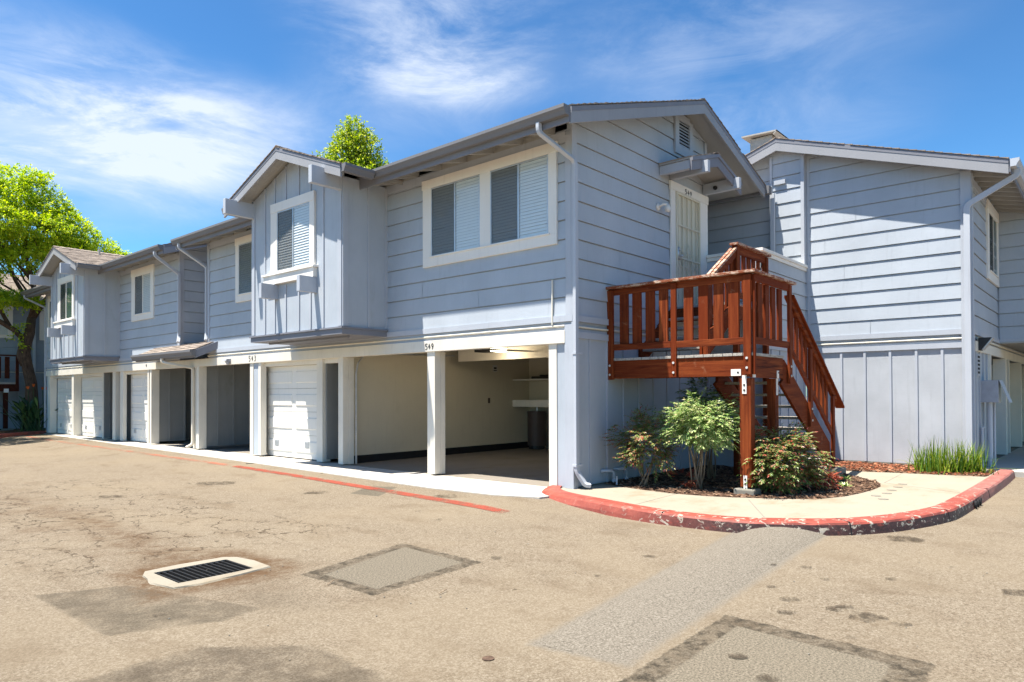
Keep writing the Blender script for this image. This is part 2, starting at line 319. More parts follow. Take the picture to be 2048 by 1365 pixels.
# glass: reflects the sky, blind shows behind
m = Mat('window_glass'); b = m.b; t = m.t; o = t.nodes['Material Output']
tr = m.n('ShaderNodeBsdfTransparent'); tr.inputs[0].default_value = (.92, .95, .95, 1); gl = m.n('ShaderNodeBsdfGlossy'); gl.inputs['Roughness'].default_value = .02
fr = m.n('ShaderNodeLayerWeight'); fr.inputs[0].default_value = .5; ms = m.n('ShaderNodeMixShader'); t.nodes.remove(b)
ad = m.math('ADD', m.math('MULTIPLY', m.math('POWER', fr.outputs['Facing'], 4.5), .85), .06); m.l(ad, ms.inputs[0]); m.l(tr.outputs[0], ms.inputs[1]); m.l(gl.outputs[0], ms.inputs[2]); m.l(ms.outputs[0], o.inputs[0]); M['glass'] = m.m
m = Mat('insect_screen', .8, .1); tr = m.n('ShaderNodeBsdfTransparent'); ms = m.n('ShaderNodeMixShader'); ms.inputs[0].default_value = .50
m.color((.05, .052, .055)); m.l(tr.outputs[0], ms.inputs[1]); m.l(m.b.outputs[0], ms.inputs[2]); m.l(ms.outputs[0], m.t.nodes['Material Output'].inputs[0]); M['screen'] = m.m
M['blind'] = simple('white_blind', (.80, .80, .79), .55, var=.02)
M['green_dark'] = simple('green_reflection_tint', (.05, .10, .07), .7)  # backing tint stands for a tree reflected in the pane
M['paper'] = simple('printed_sign', (.62, .62, .60), .6)
m = Mat('lit_lamp_lens'); m.b.inputs['Emission Color'].default_value = (1, .88, .62, 1); m.b.inputs['Emission Strength'].default_value = 6; M['lamp'] = m.m

def leafmat(name, stops, trans=.35, rough=.45):
    m = Mat(name, rough, .35); g = m.n('ShaderNodeNewGeometry'); c = m.ramp(g.outputs['Random Per Island'], stops)
    m.color(c); tl = m.n('ShaderNodeBsdfTranslucent'); ms = m.n('ShaderNodeMixShader'); ms.inputs[0].default_value = trans
    hs = m.n('ShaderNodeHueSaturation'); hs.inputs['Value'].default_value = 1.5; hs.inputs['Saturation'].default_value = 1.1; m.l(c, hs.inputs['Color']); m.l(hs.outputs[0], tl.inputs[0])
    m.l(m.b.outputs[0], ms.inputs[1]); m.l(tl.outputs[0], ms.inputs[2]); m.l(ms.outputs[0], m.t.nodes['Material Output'].inputs[0]); return m.m
M['leaf_lime'] = leafmat('lime_tree_leaves', [(.0, (.12, .21, .012)), (.35, (.28, .40, .02)), (.75, (.48, .56, .035)), (1, (.60, .64, .08))], .5)
M['leaf_maple'] = leafmat('maple_leaves', [(.0, (.09, .17, .012)), (.4, (.22, .33, .02)), (.8, (.42, .48, .04)), (1, (.58, .58, .16))])
M['leaf_nand'] = leafmat('nandina_leaves', [(.0, (.03, .08, .018)), (.45, (.08, .17, .03)), (.8, (.20, .30, .07)), (.93, (.34, .36, .14)), (1, (.30, .09, .05))], .25, .35)
M['leaf_nand_pale'] = leafmat('pale_nandina_leaves', [(.0, (.09, .19, .04)), (.4, (.27, .38, .11)), (.85, (.48, .54, .24)), (1, (.56, .44, .24))], .25, .35)
M['leaf_nand_red'] = leafmat('reddish_nandina_leaves', [(.0, (.04, .08, .02)), (.4, (.12, .19, .04)), (.62, (.30, .33, .10)), (.8, (.34, .16, .10)), (1, (.40, .06, .04))], .22, .35)
M['leaf_red'] = leafmat('red_leaves', [(.0, (.22, .03, .02)), (.6, (.42, .08, .04)), (1, (.46, .22, .10))], .25, .35)
M['blade'] = leafmat('iris_blades', [(.0, (.03, .09, .012)), (.45, (.10, .20, .02)), (.85, (.26, .34, .03)), (1, (.40, .38, .06))], .3, .4)
M['strel'] = leafmat('strelitzia_leaves', [(.0, (.02, .05, .018)), (.6, (.045, .095, .03)), (1, (.13, .19, .06))], .1, .4)
M['orange'] = simple('orange_petals', (.75, .16, .02), .6)

# ------------------------------------------------------------------ mesh helpers
class MB:
    def __init__(s): s.v = []; s.f = []
    def box(s, x0, x1, y0, y1, z0, z1):
        n = len(s.v)
        s.v += [(x, y, z) for z in (z0, z1) for y in (y0, y1) for x in (x0, x1)]
        s.f += [tuple(n+i for i in q) for q in ((0, 2, 3, 1), (4, 5, 7, 6), (0, 1, 5, 4), (2, 6, 7, 3), (0, 4, 6, 2), (1, 3, 7, 5))]; return s
    def poly(s, pts):
        n = len(s.v); s.v += [tuple(p) for p in pts]; s.f.append(tuple(range(n, n+len(pts)))); return s
    def prism(s, pts, d):
        # closed solid: polygon pts pushed along vector d
        n = len(s.v); k = len(pts); d = Vector(d)
        a = [Vector(p) for p in pts]; nr = sum(((a[i]-a[0]).cross(a[(i+1) % k]-a[0]) for i in range(1, k)), Vector())
        if nr.dot(d) > 0: a.reverse()
        s.v += [tuple(p) for p in a]+[tuple(p+d) for p in a]
        s.f.append(tuple(range(n, n+k))); s.f.append(tuple(range(n+2*k-1, n+k-1, -1)))
        for i in range(k): j = (i+1) % k; s.f.append((n+j, n+i, n+k+i, n+k+j))
        return s
    def beam(s, p0, p1, w, h, upv=(0, 0, 1)):
        # box along p0-p1, w across, h along upv
        p0, p1 = Vector(p0), Vector(p1); d = (p1-p0).normalized(); sd = d.cross(Vector(upv)).normalized(); u = sd.cross(d).normalized()
        c = [p0+sd*a*w/2+u*b*h/2 for a, b in ((-1, -1), (1, -1), (1, 1), (-1, 1))]; return s.prism(c, p1-p0)
    def tube(s, pts, r, k=8, cap=True):
        pts = [Vector(p) for p in pts]; rs = r if isinstance(r, (list, tuple)) else [r]*len(pts); n = len(s.v); ref = Vector((.13, .21, .97))
        for i, p in enumerate(pts):
            d = (pts[min(i+1, len(pts)-1)]-pts[max(i-1, 0)]).normalized()
            if abs(d.dot(ref)) > .95: ref = Vector((.97, .2, .1))
            a = d.cross(ref).normalized(); b = d.cross(a)
            for j in range(k):
                t = 2*math.pi*j/k; s.v.append(tuple(p+(a*math.cos(t)+b*math.sin(t))*rs[i]))
        for i in range(len(pts)-1):
            for j in range(k): q = (j+1) % k; s.f.append((n+i*k+j, n+i*k+q, n+(i+1)*k+q, n+(i+1)*k+j))
        if cap: s.f.append(tuple(n+j for j in range(k-1, -1, -1))); s.f.append(tuple(n+(len(pts)-1)*k+j for j in range(k)))
        return s
    def rtube(s, pts, w, h):
        # rectangular duct through pts (downspouts); ring axes kept level
        pts = [Vector(p) for p in pts]; n = len(s.v)
        for i, p in enumerate(pts):
            d = (pts[min(i+1, len(pts)-1)]-pts[max(i-1, 0)]).normalized()
            a = s.ax.copy(); a = (a-d*a.dot(d)).normalized(); b = d.cross(a).normalized()
            for u, v in ((-1, -1), (1, -1), (1, 1), (-1, 1)): s.v.append(tuple(p+a*u*w/2+b*v*h/2))
        for i in range(len(pts)-1):
            for j in range(4): q = (j+1) % 4; s.f.append((n+i*4+j, n+i*4+q, n+(i+1)*4+q, n+(i+1)*4+j))
        s.f.append((n+3, n+2, n+1, n)); m_ = n+(len(pts)-1)*4; s.f.append((m_, m_+1, m_+2, m_+3)); return s
    def build_each(s, name, mat, parent=None, bevel=0):
        # every separate piece becomes its own object
        par = list(range(len(s.v)))
        def find(a):
            while par[a] != a: par[a] = par[par[a]]; a = par[a]
            return a
        for f in s.f:
            for a in f[1:]: par[find(a)] = find(f[0])
        g = {}
        for f in s.f: g.setdefault(find(f[0]), []).append(f)
        o = None
        for fs in g.values():
            m2 = MB(); ix = {}
            for f in fs:
                for a in f:
                    if a not in ix: ix[a] = len(m2.v); m2.v.append(s.v[a])
                m2.f.append(tuple(ix[a] for a in f))
            o = m2.build(name, mat, parent, bevel=bevel)
        return o
    def build(s, name, mat, parent=None, smooth=False, bevel=0):
        me = bpy.data.meshes.new(name); off = Vector((0, 0, 0)); p = parent
        while p is not None: off += p.location; p = p.parent
        me.from_pydata([tuple(Vector(v)-off) for v in s.v], [], s.f); me.materials.append(mat)
        if smooth: me.polygons.foreach_set('use_smooth', [True]*len(me.polygons))
        me.update(); o = bpy.data.objects.new(name, me); COL.objects.link(o)
        if parent is not None: o.parent = parent
        if bevel:
            b = o.modifiers.new('bevel', 'BEVEL'); b.width = bevel; b.segments = 2; b.limit_method = 'ANGLE'
        return o
def tag(o, label=None, cat=None, group=None, kind=None):
    if label: o['label'] = label
    if cat: o['category'] = cat
    if group: o['group'] = group
    if kind: o['kind'] = kind
    return o
def thing(name, loc, label, cat, group=None):
    o = bpy.data.objects.new(name, None); COL.objects.link(o); o.location = loc; o.empty_display_size = .2
    return tag(o, label, cat, group)
def clip(poly, ax, val, keep_above):
    outp = []
    for i in range(len(poly)):
        a, b = poly[i], poly[(i+1) % len(poly)]; ia = (a[ax] >= val) == keep_above or a[ax] == val; ib = (b[ax] >= val) == keep_above or b[ax] == val
        if ia: outp.append(a)
        if ia != ib:
            t = (val-a[ax])/(b[ax]-a[ax]); outp.append(tuple(a[k]+(b[k]-a[k])*t for k in (0, 1)))
    return outp
C0, DC = 2.56, .2835
def siding(mb, o, d, n, poly, t=.016, z0=2.56, gap=.017):
    """lap siding: every course is a board leaning out at its foot"""
    o, d, n = Vector(o), Vector(d), Vector(n); zs = [z0]; z = 2.832
    while z < 8: zs.append(z) if z > z0+.01 else None; z += DC
    for i in range(len(zs)-1):
        a, b = zs[i], zs[i+1]; p = clip(clip(poly, 1, a, True), 1, b-gap, False)
        if len(p) < 3: continue
        P = lambda s_, z_, of: o+d*s_+n*of+Vector((0, 0, z_))
        smin, smax = min(q[0] for q in p), max(q[0] for q in p); cuts = [smin]; c_ = smin+random.uniform(1.2, 4.2)
        while c_ < smax-.5: cuts.append(c_); c_ += random.uniform(3.2, 4.6)
        cuts.append(smax); hb, tb = random.uniform(-.003, .003), random.uniform(-.002, .002)
        for c0, c1 in zip(cuts[:-1], cuts[1:]):
            g_ = random.uniform(-.0025, .0025); off = lambda z_: .002+(t+g_)*(1-(z_-a)/DC)
            q = clip(clip(p, 0, c0+(.0025 if c0 > smin else 0), True), 0, c1-(.0025 if c1 < smax else 0), False)
            if len(q) > 2: mb.poly([P(s_, z_, off(z_)) for s_, z_ in q])
        off = lambda z_: .002+t*(1-(z_-a)/DC)
        bt = [q for q in p if abs(q[1]-a) < 1e-6]
        if len(bt) >= 2:
            s0, s1 = min(q[0] for q in bt), max(q[0] for q in bt)
            mb.poly([P(s0, a, -.014), P(s1, a, -.014), P(s1, a, off(a)), P(s0, a, off(a))])
    return mb
def fixn(o, n):
    return o

def frame_pt(o, d, n):
    o, d, n = Vector(o), Vector(d), Vector(n)
    return lambda s_, z_, f: o+d*s_+n*f+Vector((0, 0, z_))
def fbox(mb, P, s0, s1, z0, z1, f0, f1):
    c = [P(s0, z0, f0), P(s1, z0, f0), P(s1, z1, f0), P(s0, z1, f0)]; return mb.prism(c, P(0, 0, f1)-P(0, 0, f0))

def window(par, o, d, n, s0, s1, z0, z1, units, head=.16, side=.13, foot=.16, screens=(0,), blinds=True, sash='alu', ear=.02, base=.016, sillz=None):
    """white casing, sliding sashes, glass, blinds; units = list of glazed (s0,s1,z0,z1)"""
    P = frame_pt(o, d, n); mb = MB()
    hz0 = max(u[3] for u in units)+.005; fz1 = min(u[2] for u in units)-.005
    fbox(mb, P, s0-ear, s1+ear, hz0, z1, base-.014, base+.036)
    fbox(mb, P, s0, s1, z0, fz1, base-.014, base+.030)
    us = sorted(units); xs = [s0]+[v for u in us for v in (u[0], u[1])]+[s1]
    for i in range(0, len(xs), 2): fbox(mb, P, xs[i], xs[i+1], fz1, hz0, base-.014, base+.030)
    fbox(mb, P, min(u[0] for u in units)-.03, max(u[1] for u in units)+.03, fz1-.005, fz1+.016, base+.0305, base+.05)
    w = mb.build('window', M['white_w'], par, bevel=.003)
    for ui, (a, b, c, e) in enumerate(us):
        mid = (a+b)/2; fr = MB(); t = .022
        fbox(fr, P, a, a+t, c, e, base, base+.024); fbox(fr, P, b-t, b, c, e, base, base+.024)
        fbox(fr, P, a+t, b-t, c, c+t, base, base+.024); fbox(fr, P, a+t, b-t, e-t, e, base, base+.024)
        fbox(fr, P, mid-.016, mid+.016, c+t, e-t, base, base+.026)
        fr.build('sash', M[sash], w)
        gm = MB(); gm.poly([P(a+t, c+t, base+.017), P(b-t, c+t, base+.017), P(b-t, e-t, base+.017), P(a+t, e-t, base+.017)]); gm.build('glass', M['glass'], w)
        if ui in screens or True:
            sa, sb = (a+t, mid-.016) if abs(d[0]) > .5 else (mid+.016, b-t)
            MB().poly([P(sa, c+t, base+.0205), P(sb, c+t, base+.0205), P(sb, e-t, base+.0205), P(sa, e-t, base+.0205)]).build('insect_screen', M['screen'], w)
        if blinds:
            bl = MB(); z = c+.02
            while z < e-.04:
                bl.poly([P(a+.02, z, base+.0145), P(b-.02, z, base+.0145), P(b-.02, z+.050, base+.001), P(a+.02, z+.050, base+.001)]); z += .050
            bl.build('blinds', M['blind'], w)
        else:
            MB().poly([P(a+.01, c+.01, base+.001), P(b-.01, c+.01, base+.001), P(b-.01, e-.01, base+.001), P(a+.01, e-.01, base+.001)]).build('pane_backing', M['green_dark'], w)  # flat backing sheet whose green imitates a reflection
    return w

def shingles(mb, o, du, dv, W_, L_, n, row=.145, tab=.24, thick=.014):
    """courses of separate tabs; o = eave corner, du along the eave, dv up the slope"""
    o, du, dv, n = Vector(o), Vector(du).normalized(), Vector(dv).normalized(), Vector(n).normalized(); r = 0; v = 0.0
    while v < L_-.02:
        v1 = min(v+row*1.25, L_); u = -random.random()*tab
        while u < W_:
            a, b = max(u, 0), min(u+tab*random.uniform(.75, 1.2), W_); u = b if b > a else u+tab
            if b-a < .01: continue
            h = thick*random.uniform(.75, 1.5); e = random.uniform(-.008, .008); vv = v+(e if v > .01 else -abs(e))
            q = [o+du*a+dv*vv, o+du*(b-.004)+dv*vv, o+du*(b-.004)+dv*v1, o+du*a+dv*v1]; lo = .002; k = len(mb.v)
            mb.v += [tuple(p+n*z) for p, z in ((q[0], lo), (q[1], lo), (q[1], lo+h+.006), (q[0], lo+h+.006), (q[2], lo+.004), (q[3], lo+.004))]
            mb.f += [(k, k+1, k+2, k+3), (k+3, k+2, k+4, k+5), (k, k+3, k+5), (k+1, k+4, k+2)]
        v += row
    return mb

def gutter(par, p0, p1, nout, h=.13, w=.125, mat='gutter'):
    """K-style gutter as a thin-walled channel, open on top, p0-p1 along the back top edge"""
    p0, p1, nout = Vector(p0), Vector(p1), Vector(nout); prof = [(0, 0), (0, -h), (w*.62, -h), (w*.78, -h*.62), (w, -h*.34), (w, 0), (w-.012, .0), (w-.012, -.012)]
    mb = MB(); k = len(mb.v); n = len(prof); 
    for p in (p0, p1): mb.v += [tuple(p+nout*a+Vector((0, 0, b))) for a, b in prof]
    for i in range(n-1): mb.f.append((i, i+1, n+i+1, n+i))
    for p in (p0, p1): mb.poly([tuple(p+nout*a+Vector((0, 0, b))) for a, b in prof[:6]])
    o = mb.build('gutter', M[mat], par); s = o.modifiers.new('sheet', 'SOLIDIFY'); s.thickness = .003; return o
def spout(par, pts, ax, mat='spout', w=.085, h=.06, name='downspout'):
    mb = MB(); mb.ax = Vector(ax); out_ = [Vector(pts[0])]
    for i in range(1, len(pts)-1):          # round each bend
        a, b, c = Vector(pts[i-1]), Vector(pts[i]), Vector(pts[i+1]); r = min(.07, (b-a).length*.45, (c-b).length*.45)
        s_, e_ = b+(a-b).normalized()*r, b+(c-b).normalized()*r
        for t in (0, .25, .5, .75, 1): out_.append(s_*(1-t)**2+b*2*t*(1-t)+e_*t*t)
    out_.append(Vector(pts[-1])); mb.rtube(out_, w, h); return mb.build(name, M[mat], par, bevel=.006)

GLY = {'5': [[(1, 1), (.15, 1), (.1, .58), (.6, .62), (.95, .38), (.75, .08), (.1, 0)]], '4': [[(.55, 1), (.1, .38), (.95, .42)], [(.75, .75), (.6, 0)]],
       '9': [[(.85, .62), (.5, .42), (.15, .62), (.25, .92), (.65, 1), (.9, .75), (.75, .3), (.35, 0)]], '3': [[(.1, .95), (.7, 1), (.85, .75), (.4, .55), (.85, .35), (.7, .05), (.05, .02)]]}
def numerals(par, txt, P, s, z, w, h, step, f, r=.006, name='house_number'):
    mb = MB()
    for i, ch in enumerate(txt):
        for st in GLY[ch]:
            for a, b in zip(st[:-1], st[1:]):
                pa, pb = P(s+step*i+(a[0])*w, z+a[1]*h, f), P(s+step*i+(b[0])*w, z+b[1]*h, f)
                mb.beam(pa, pb, .004, r*2, (pb-pa).cross(P(0, 0, 1)-P(0, 0, 0)))
    return mb.build(name, M['black'], par)

def garage_door(par, P, s0, s1, z0=.02, z1=2.06, vents=True, frame=True):
    mb = MB(); H = (z1-z0)/4
    for i in range(4):
        a, b = z0+i*H+.003, z0+(i+1)*H-.003; fbox(mb, P, s0, s1, a, b, -.045, 0)
        hw = (s1-s0)/2
        for j in range(2):
            u0, u1 = s0+j*hw+.07, s0+(j+1)*hw-.07; v0, v1 = a+.12, b-.12
            k = len(mb.v); q = [P(u0, v0, .0005), P(u1, v0, .0005), P(u1, v1, .0005), P(u0, v1, .0005)]; e = .02
            q2 = [P(u0+e, v0+e, .016), P(u1-e, v0+e, .016), P(u1-e, v1-e, .016), P(u0+e, v1-e, .016)]
            mb.v += [tuple(p) for p in q+q2]; mb.f += [(k+4, k+5, k+6, k+7)]+[(k+i_, k+(i_+1) % 4, k+4+(i_+1) % 4, k+4+i_) for i_ in range(4)]
    d = mb.build('garage_door', M['door'], par)
    if vents:
        for j in range(2):
            c = s0+(s1-s0)*(.27 if j == 0 else .80); v = MB(); fbox(v, P, c-.085, c+.085, .26, .40, .0165, .022)
            for q in range(5): fbox(v, P, c-.065, c-.006, .28+q*.022, .29+q*.022, .0225, .030); fbox(v, P, c+.006, c+.065, .28+q*.022, .29+q*.022, .0225, .030)
            v.build('door_vent', M['alu'], d)
    return d

# ================================================================== ground
def smooth(t): t = max(0, min(1, t)); return t*t*(3-2*t)
def zg(x, y):
    return -.012-.088*smooth(math.hypot(max(0, -x-1.0), max(0, .35-y))/1.7)
xs = [-400, -120, -50, -30, -20, -14, -11]+[-9+.25*i for i in range(0, 13)]+[-5.76, -5.44, -5.12]+[-5+.25*i for i in range(1, 60)]+[11, 14, 20, 40, 120, 400]
ys = [-400, -120, -50, -25, -14, -10]+[-8+.4*i for i in range(0, 19)]+[-.35, -.1, .15, .3]+[.6+.4*i for i in range(0, 25)]+[11, 13, 16, 20, 24, 28, 34, 50, 120, 400]
xs = sorted(set(round(v, 3) for v in xs)); ys = sorted(set(round(v, 3) for v in ys))
mb = MB(); nx = len(xs)
for y in ys:
    for x in xs: mb.v.append((x, y, zg(x, y)))
for j in range(len(ys)-1):
    for i in range(nx-1):
        if xs[i] >= -5.77 and xs[i+1] <= -5.11 and ys[j] >= -.36 and ys[j+1] <= .16: continue
        mb.f.append((j*nx+i, j*nx+i+1, (j+1)*nx+i+1, (j+1)*nx+i))
tag(mb.build('road', M['asphalt'], smooth=True), 'worn beige asphalt forecourt in front of the garages', kind='structure')

def sheet(name, pts, mat, dz=.004, label=None, sub=.22, ragged=0.0):
    """thin covering draped on the road"""
    bm = bmesh.new(); P = []
    for i in range(len(pts)):
        a, b = Vector(pts[i]), Vector(pts[(i+1) % len(pts)]); n = max(1, int((b-a).length/(sub*.45)))
        for k in range(n):
            p = a+(b-a)*k/n; P.append((p.x+random.uniform(-ragged, ragged), p.y+random.uniform(-ragged, ragged)))
    bm.faces.new([bm.verts.new((x, y, 0)) for x, y in P]); bmesh.ops.triangulate(bm, faces=bm.faces[:])
    me = bpy.data.meshes.new(name)
    for _ in range(2):
        es = [e for e in bm.edges if e.calc_length() > sub*2]
        if es: bmesh.ops.subdivide_edges(bm, edges=es, cuts=2); bmesh.ops.triangulate(bm, faces=bm.faces[:])
    for v in bm.verts: v.co.z = zg(v.co.x, v.co.y)+dz
    bm.to_mesh(me); bm.free(); me.materials.append(mat); o = bpy.data.objects.new(name, me); COL.objects.link(o)
    return tag(o, label, kind='structure')
def ringband(name, outer, inner, mat, dz, label, rag=.015):
    mb = MB(); n = len(outer); P = []; Q = []
    for i in range(n):
        a, b = Vector(outer[i]), Vector(outer[(i+1) % n]); c, d = Vector(inner[i]), Vector(inner[(i+1) % n])
        for k in range(12):
            t = k/12; p = a.lerp(b, t); q = c.lerp(d, t); p += Vector((random.uniform(-rag, rag), random.uniform(-rag, rag))); q += Vector((random.uniform(-rag, rag), random.uniform(-rag, rag)))
            P.append((p.x, p.y, zg(*p)+dz)); Q.append((q.x, q.y, zg(*q)+dz))
    m_ = len(P); mb.v = P+Q; mb.f = [(i, (i+1) % m_, m_+(i+1) % m_, m_+i) for i in range(m_)]
    return tag(mb.build(name, mat), label, kind='structure')
def blobpts(cx, cy, r, ex=1.5, n=22, ang=0, w=.35):
    a = [1+random.uniform(-w, w) for _ in range(n)]; a = [(a[i-1]+a[i]*2+a[(i+1) % n])/4 for i in range(n)]; o = []
    for i in range(n):
        t = 2*math.pi*i/n; x, y = math.cos(t)*r*ex*a[i], math.sin(t)*r*a[i]; o.append((cx+x*math.cos(ang)-y*math.sin(ang), cy+x*math.sin(ang)+y*math.cos(ang)))
    return o
for cx, cy, r, ex in ((-3.04, -4.17, .055, 1.5), (-3.37, -4.27, .045, 1.4), (-3.02, -4.55, .09, 1.2), (-3.12, -4.72, .085, 1.3), (-3.13, -4.92, .035, 1.8), (-1.75, -5.45, .10, 1.6), (-2.52, -2.71, .04, 1.4), (-3.46, -1.70, .05, 1.5),
                      (-2.52, .19, .06, 1.3), (-2.3, .75, .03, 1.4), (-6.2, -1.08, .035, 1.5), (-.15, -4.35, .16, 1.2), (-3.4, -2.75, .03, 1.2), (-3.6, -3.55, .03, 1.2), (-3.9, -3.7, .035, 1.3), (-3.0, -3.6, .03, 1.3), (-2.1, -3.7, .03, 1.3),
                      (-1.45, 1.15, .12, 1.5), (-2.2, 3.2, .10, 1.7), (-2.6, 5.6, .22, 1.6), (-4.3, 5.3, .14, 1.6), (-4.55, -4.6, .05, 1.4), (-4.35, -4.35, .04, 1.3), (-1.95, -4.6, .035, 1.3), (-2.3, -4.2, .03, 1.3), (-2.0, -3.95, .03, 1.4), (-2.8, -3.95, .03, 1.3), (-1.2, -4.9, .03, 1.3), (-3.6, -4.75, .025, 1.3)):
    sheet('oil_stain', blobpts(cx, cy, r, ex, ang=-.85), M['oilfilm'], .010, 'small dark oil stain soaked into the asphalt', sub=.3)
# asphalt hump running out from the kerb
mb = MB(); A = [((-4.94, -3.34), (-4.84, -3.92)), ((-4.2, -3.24), (-4.3, -3.90)), ((-3.24, -3.10), (-3.2, -3.80)), ((-2.2, -2.98), (-2.1, -3.72)), ((-1.3, -2.90), (-1.2, -3.66)), ((-.85, -2.86), (-.55, -3.64)), ((-.60, -2.84), (-.20, -3.68))]
ns = 10
for k, (a, b) in enumerate(A):
    a, b = Vector(a), Vector(b); H = (.0, .022, .045, .06, .07, .085, .095)[k]
    for j in range(ns+1):
        t = j/ns; p = a.lerp(b, t); mb.v.append((p.x+random.uniform(-.012, .012), p.y+random.uniform(-.012, .012), zg(p.x, p.y)-.003+H*math.sin(math.pi*t)**.8+.006*random.random()*(0 < j < ns)))
for k in range(len(A)-1):
    for j in range(ns): mb.f.append((k*(ns+1)+j, k*(ns+1)+j+1, (k+1)*(ns+1)+j+1, (k+1)*(ns+1)+j))
tag(mb.build('asphalt_berm', M['asphalt'], smooth=True), 'pale grey asphalt hump running from the kerb across the road', kind='structure')
def strip(name, pts, w, mat, label, dz=.006):
    mb = MB(); P = []
    for i in range(len(pts)-1):
        a, b = Vector(pts[i]), Vector(pts[i+1]); n = max(1, int((b-a).length/.3))
        for k in range(n+(i == len(pts)-2)): P.append((a.lerp(b, k/n), (b-a).normalized()))
    for p, d in P:
        s_ = Vector((-d.y, d.x))*w/2
        for q in (p-s_, p+s_): mb.v.append((q.x, q.y, zg(*q)+dz))
    mb.f = [(2*i, 2*i+1, 2*i+3, 2*i+2) for i in range(len(P)-1)]; return tag(mb.build(name, mat), label, kind='structure')
strip('road_marking', [(-1.73, -.24), (-1.45, 4.6), (-1.32, 7.4)], .165, M['redline'], 'worn red line painted in front of the garages')
strip('road_marking', [(-1.32, 7.4), (-1.16, 19.9), (-1.0, 23)], .16, M['redline_old'], 'faded far stretch of the red painted line')

# concrete apron, walkway, beds
def flat(name, pts, z, mat, label, thick=.12):
    mb = MB(); mb.prism([(x, y, z) for x, y in pts], (0, 0, -thick)); return tag(mb.build(name, mat), label, kind='structure')
flat('apron', [(.32, 24.6), (-.12, 24.6), (-.16, 24.2), (-.50, 16), (-.82, 7.8), (-1.0, 4), (-1.10, 1.8), (-1.02, .6), (-.80, -.02), (-.3, -.1), (.32, .2)], 0, M['apron'], 'pale concrete apron along the garage doors')
for y in (2.2, 4.9, 7.6, 10.3, 13.0, 15.7, 18.4, 21.1):
    mb = MB(); mb.box(-1.0 if y < 8 else -.6, .3, y, y+.012, -.01, .0015); tag(mb.build('apron_joint', M['footing']), 'dark joint across the garage apron', kind='structure')
OUT = [(.03, .42), (-.28, .27), (-.48, .08), (-.62, -.20), (-.72, -.55), (-.80, -.95), (-.90, -1.40), (-.98, -1.90), (-.98, -2.35), (-.93, -2.80), (-.74, -3.22), (-.34, -3.74), (.10, -4.05), (.62, -4.27), (1.2, -4.43), (1.75, -4.50), (3.36, -4.53), (5.6, -4.54), (6.98, -4.52)]
INN = [(.03, .22), (-.14, .13), (-.30, -.04), (-.43, -.30), (-.52, -.62), (-.60, -1.00), (-.70, -1.42), (-.78, -1.90), (-.78, -2.32), (-.73, -2.70), (-.55, -3.07), (-.18, -3.56), (.22, -3.85), (.70, -4.06), (1.25, -4.22), (1.78, -4.29), (3.36, -4.33), (5.6, -4.34), (6.96, -4.33)]
def dens(L, n=5):
    o = []
    for i in range(len(L)-1):
        p0, p1, p2, p3 = (Vector(L[max(0, min(len(L)-1, j))]) for j in (i-1, i, i+1, i+2))
        for k in range(n):
            t = k/n; o.append(.5*((2*p1)+(p2-p0)*t+(2*p0-5*p1+4*p2-p3)*t*t+(3*p1-p0-3*p2+p3)*t**3))
    o.append(Vector(L[-1])); return o
po, pi_ = dens(OUT), dens(INN); ZT = .036; mb = MB(); n = len(po)
def kerbmesh(mb, po, pi_, ZT, zb, flare=0):
    n = len(po); k0 = len(mb.v)
    for i in range(n):
        o_, q = po[i], pi_[i]; d = (o_-q).normalized(); j = random.uniform(-.004, .004); w = max(0, 1-i/38)*flare; zt = ZT+.028*w*5
        for p, z in ((o_+d*(.035+w), zb), (o_+d*(.02+w*.75), zb+.09), (o_+d*(.008+w*.25)+d*j, zt-.028), (o_-d*.008, zt-.008), (o_-d*.035, zt), (q, zt), (q, zb)): mb.v.append((p.x, p.y, z))
    for i in range(n-1):
        for j in range(6): mb.f.append((k0+i*7+j, k0+i*7+j+1, k0+(i+1)*7+j+1, k0+(i+1)*7+j))
    mb.f.append(tuple(k0+j for j in range(7))); mb.f.append(tuple(k0+(n-1)*7+j for j in range(6, -1, -1)))
kerbmesh(mb, po, pi_, ZT, -.14, .15)
kb = tag(mb.build('kerb', M['kerb'], smooth=False), 'curved kerb with chipped and scuffed red paint round the walkway', kind='structure')
mb = MB()
for i in (36, 56, 71, 81):
    o_, q = po[i], pi_[i]; d = (o_-q).normalized(); t_ = Vector((-d.y, d.x))*.007; mb.prism([(*(o_+d*.040-t_), -.13), (*(o_+d*.040+t_), -.13), (*(o_+d*.010+t_), ZT-.02), (*(o_+d*.010-t_), ZT-.02)], (-d.x*.03, -d.y*.03, 0)); mb.prism([(*(o_-t_), ZT+.0012), (*(o_+t_), ZT+.0012), (*(q+t_), ZT+.0012), (*(q-t_), ZT+.0012)], (0, 0, -.01))
tag(mb.build('kerb_joint', M['dark']), 'dark joints between the kerb lengths', kind='structure')
mb = MB()
for x in (2.56, 2.74, 2.92): mb.prism([(x+.045*math.cos(a*.5236), -4.572, -.045+.05*math.sin(a*.5236)) for a in range(12)], (0, .02, 0))
tag(mb.build('kerb_drain_holes', M['dark']), 'three black drain holes in the kerb face', kind='structure')
mb = MB(); mb.poly([(p.x, p.y, .03) for p in pi_]+[(6.62, -4.33, .03), (6.62, -1.0, .03), (4.27, -1.0, .03), (4.27, .02, .03), (0, .02, .03)])
tag(mb.build('walkway', M['walk']), 'pale concrete walkway inside the red kerb', kind='structure')
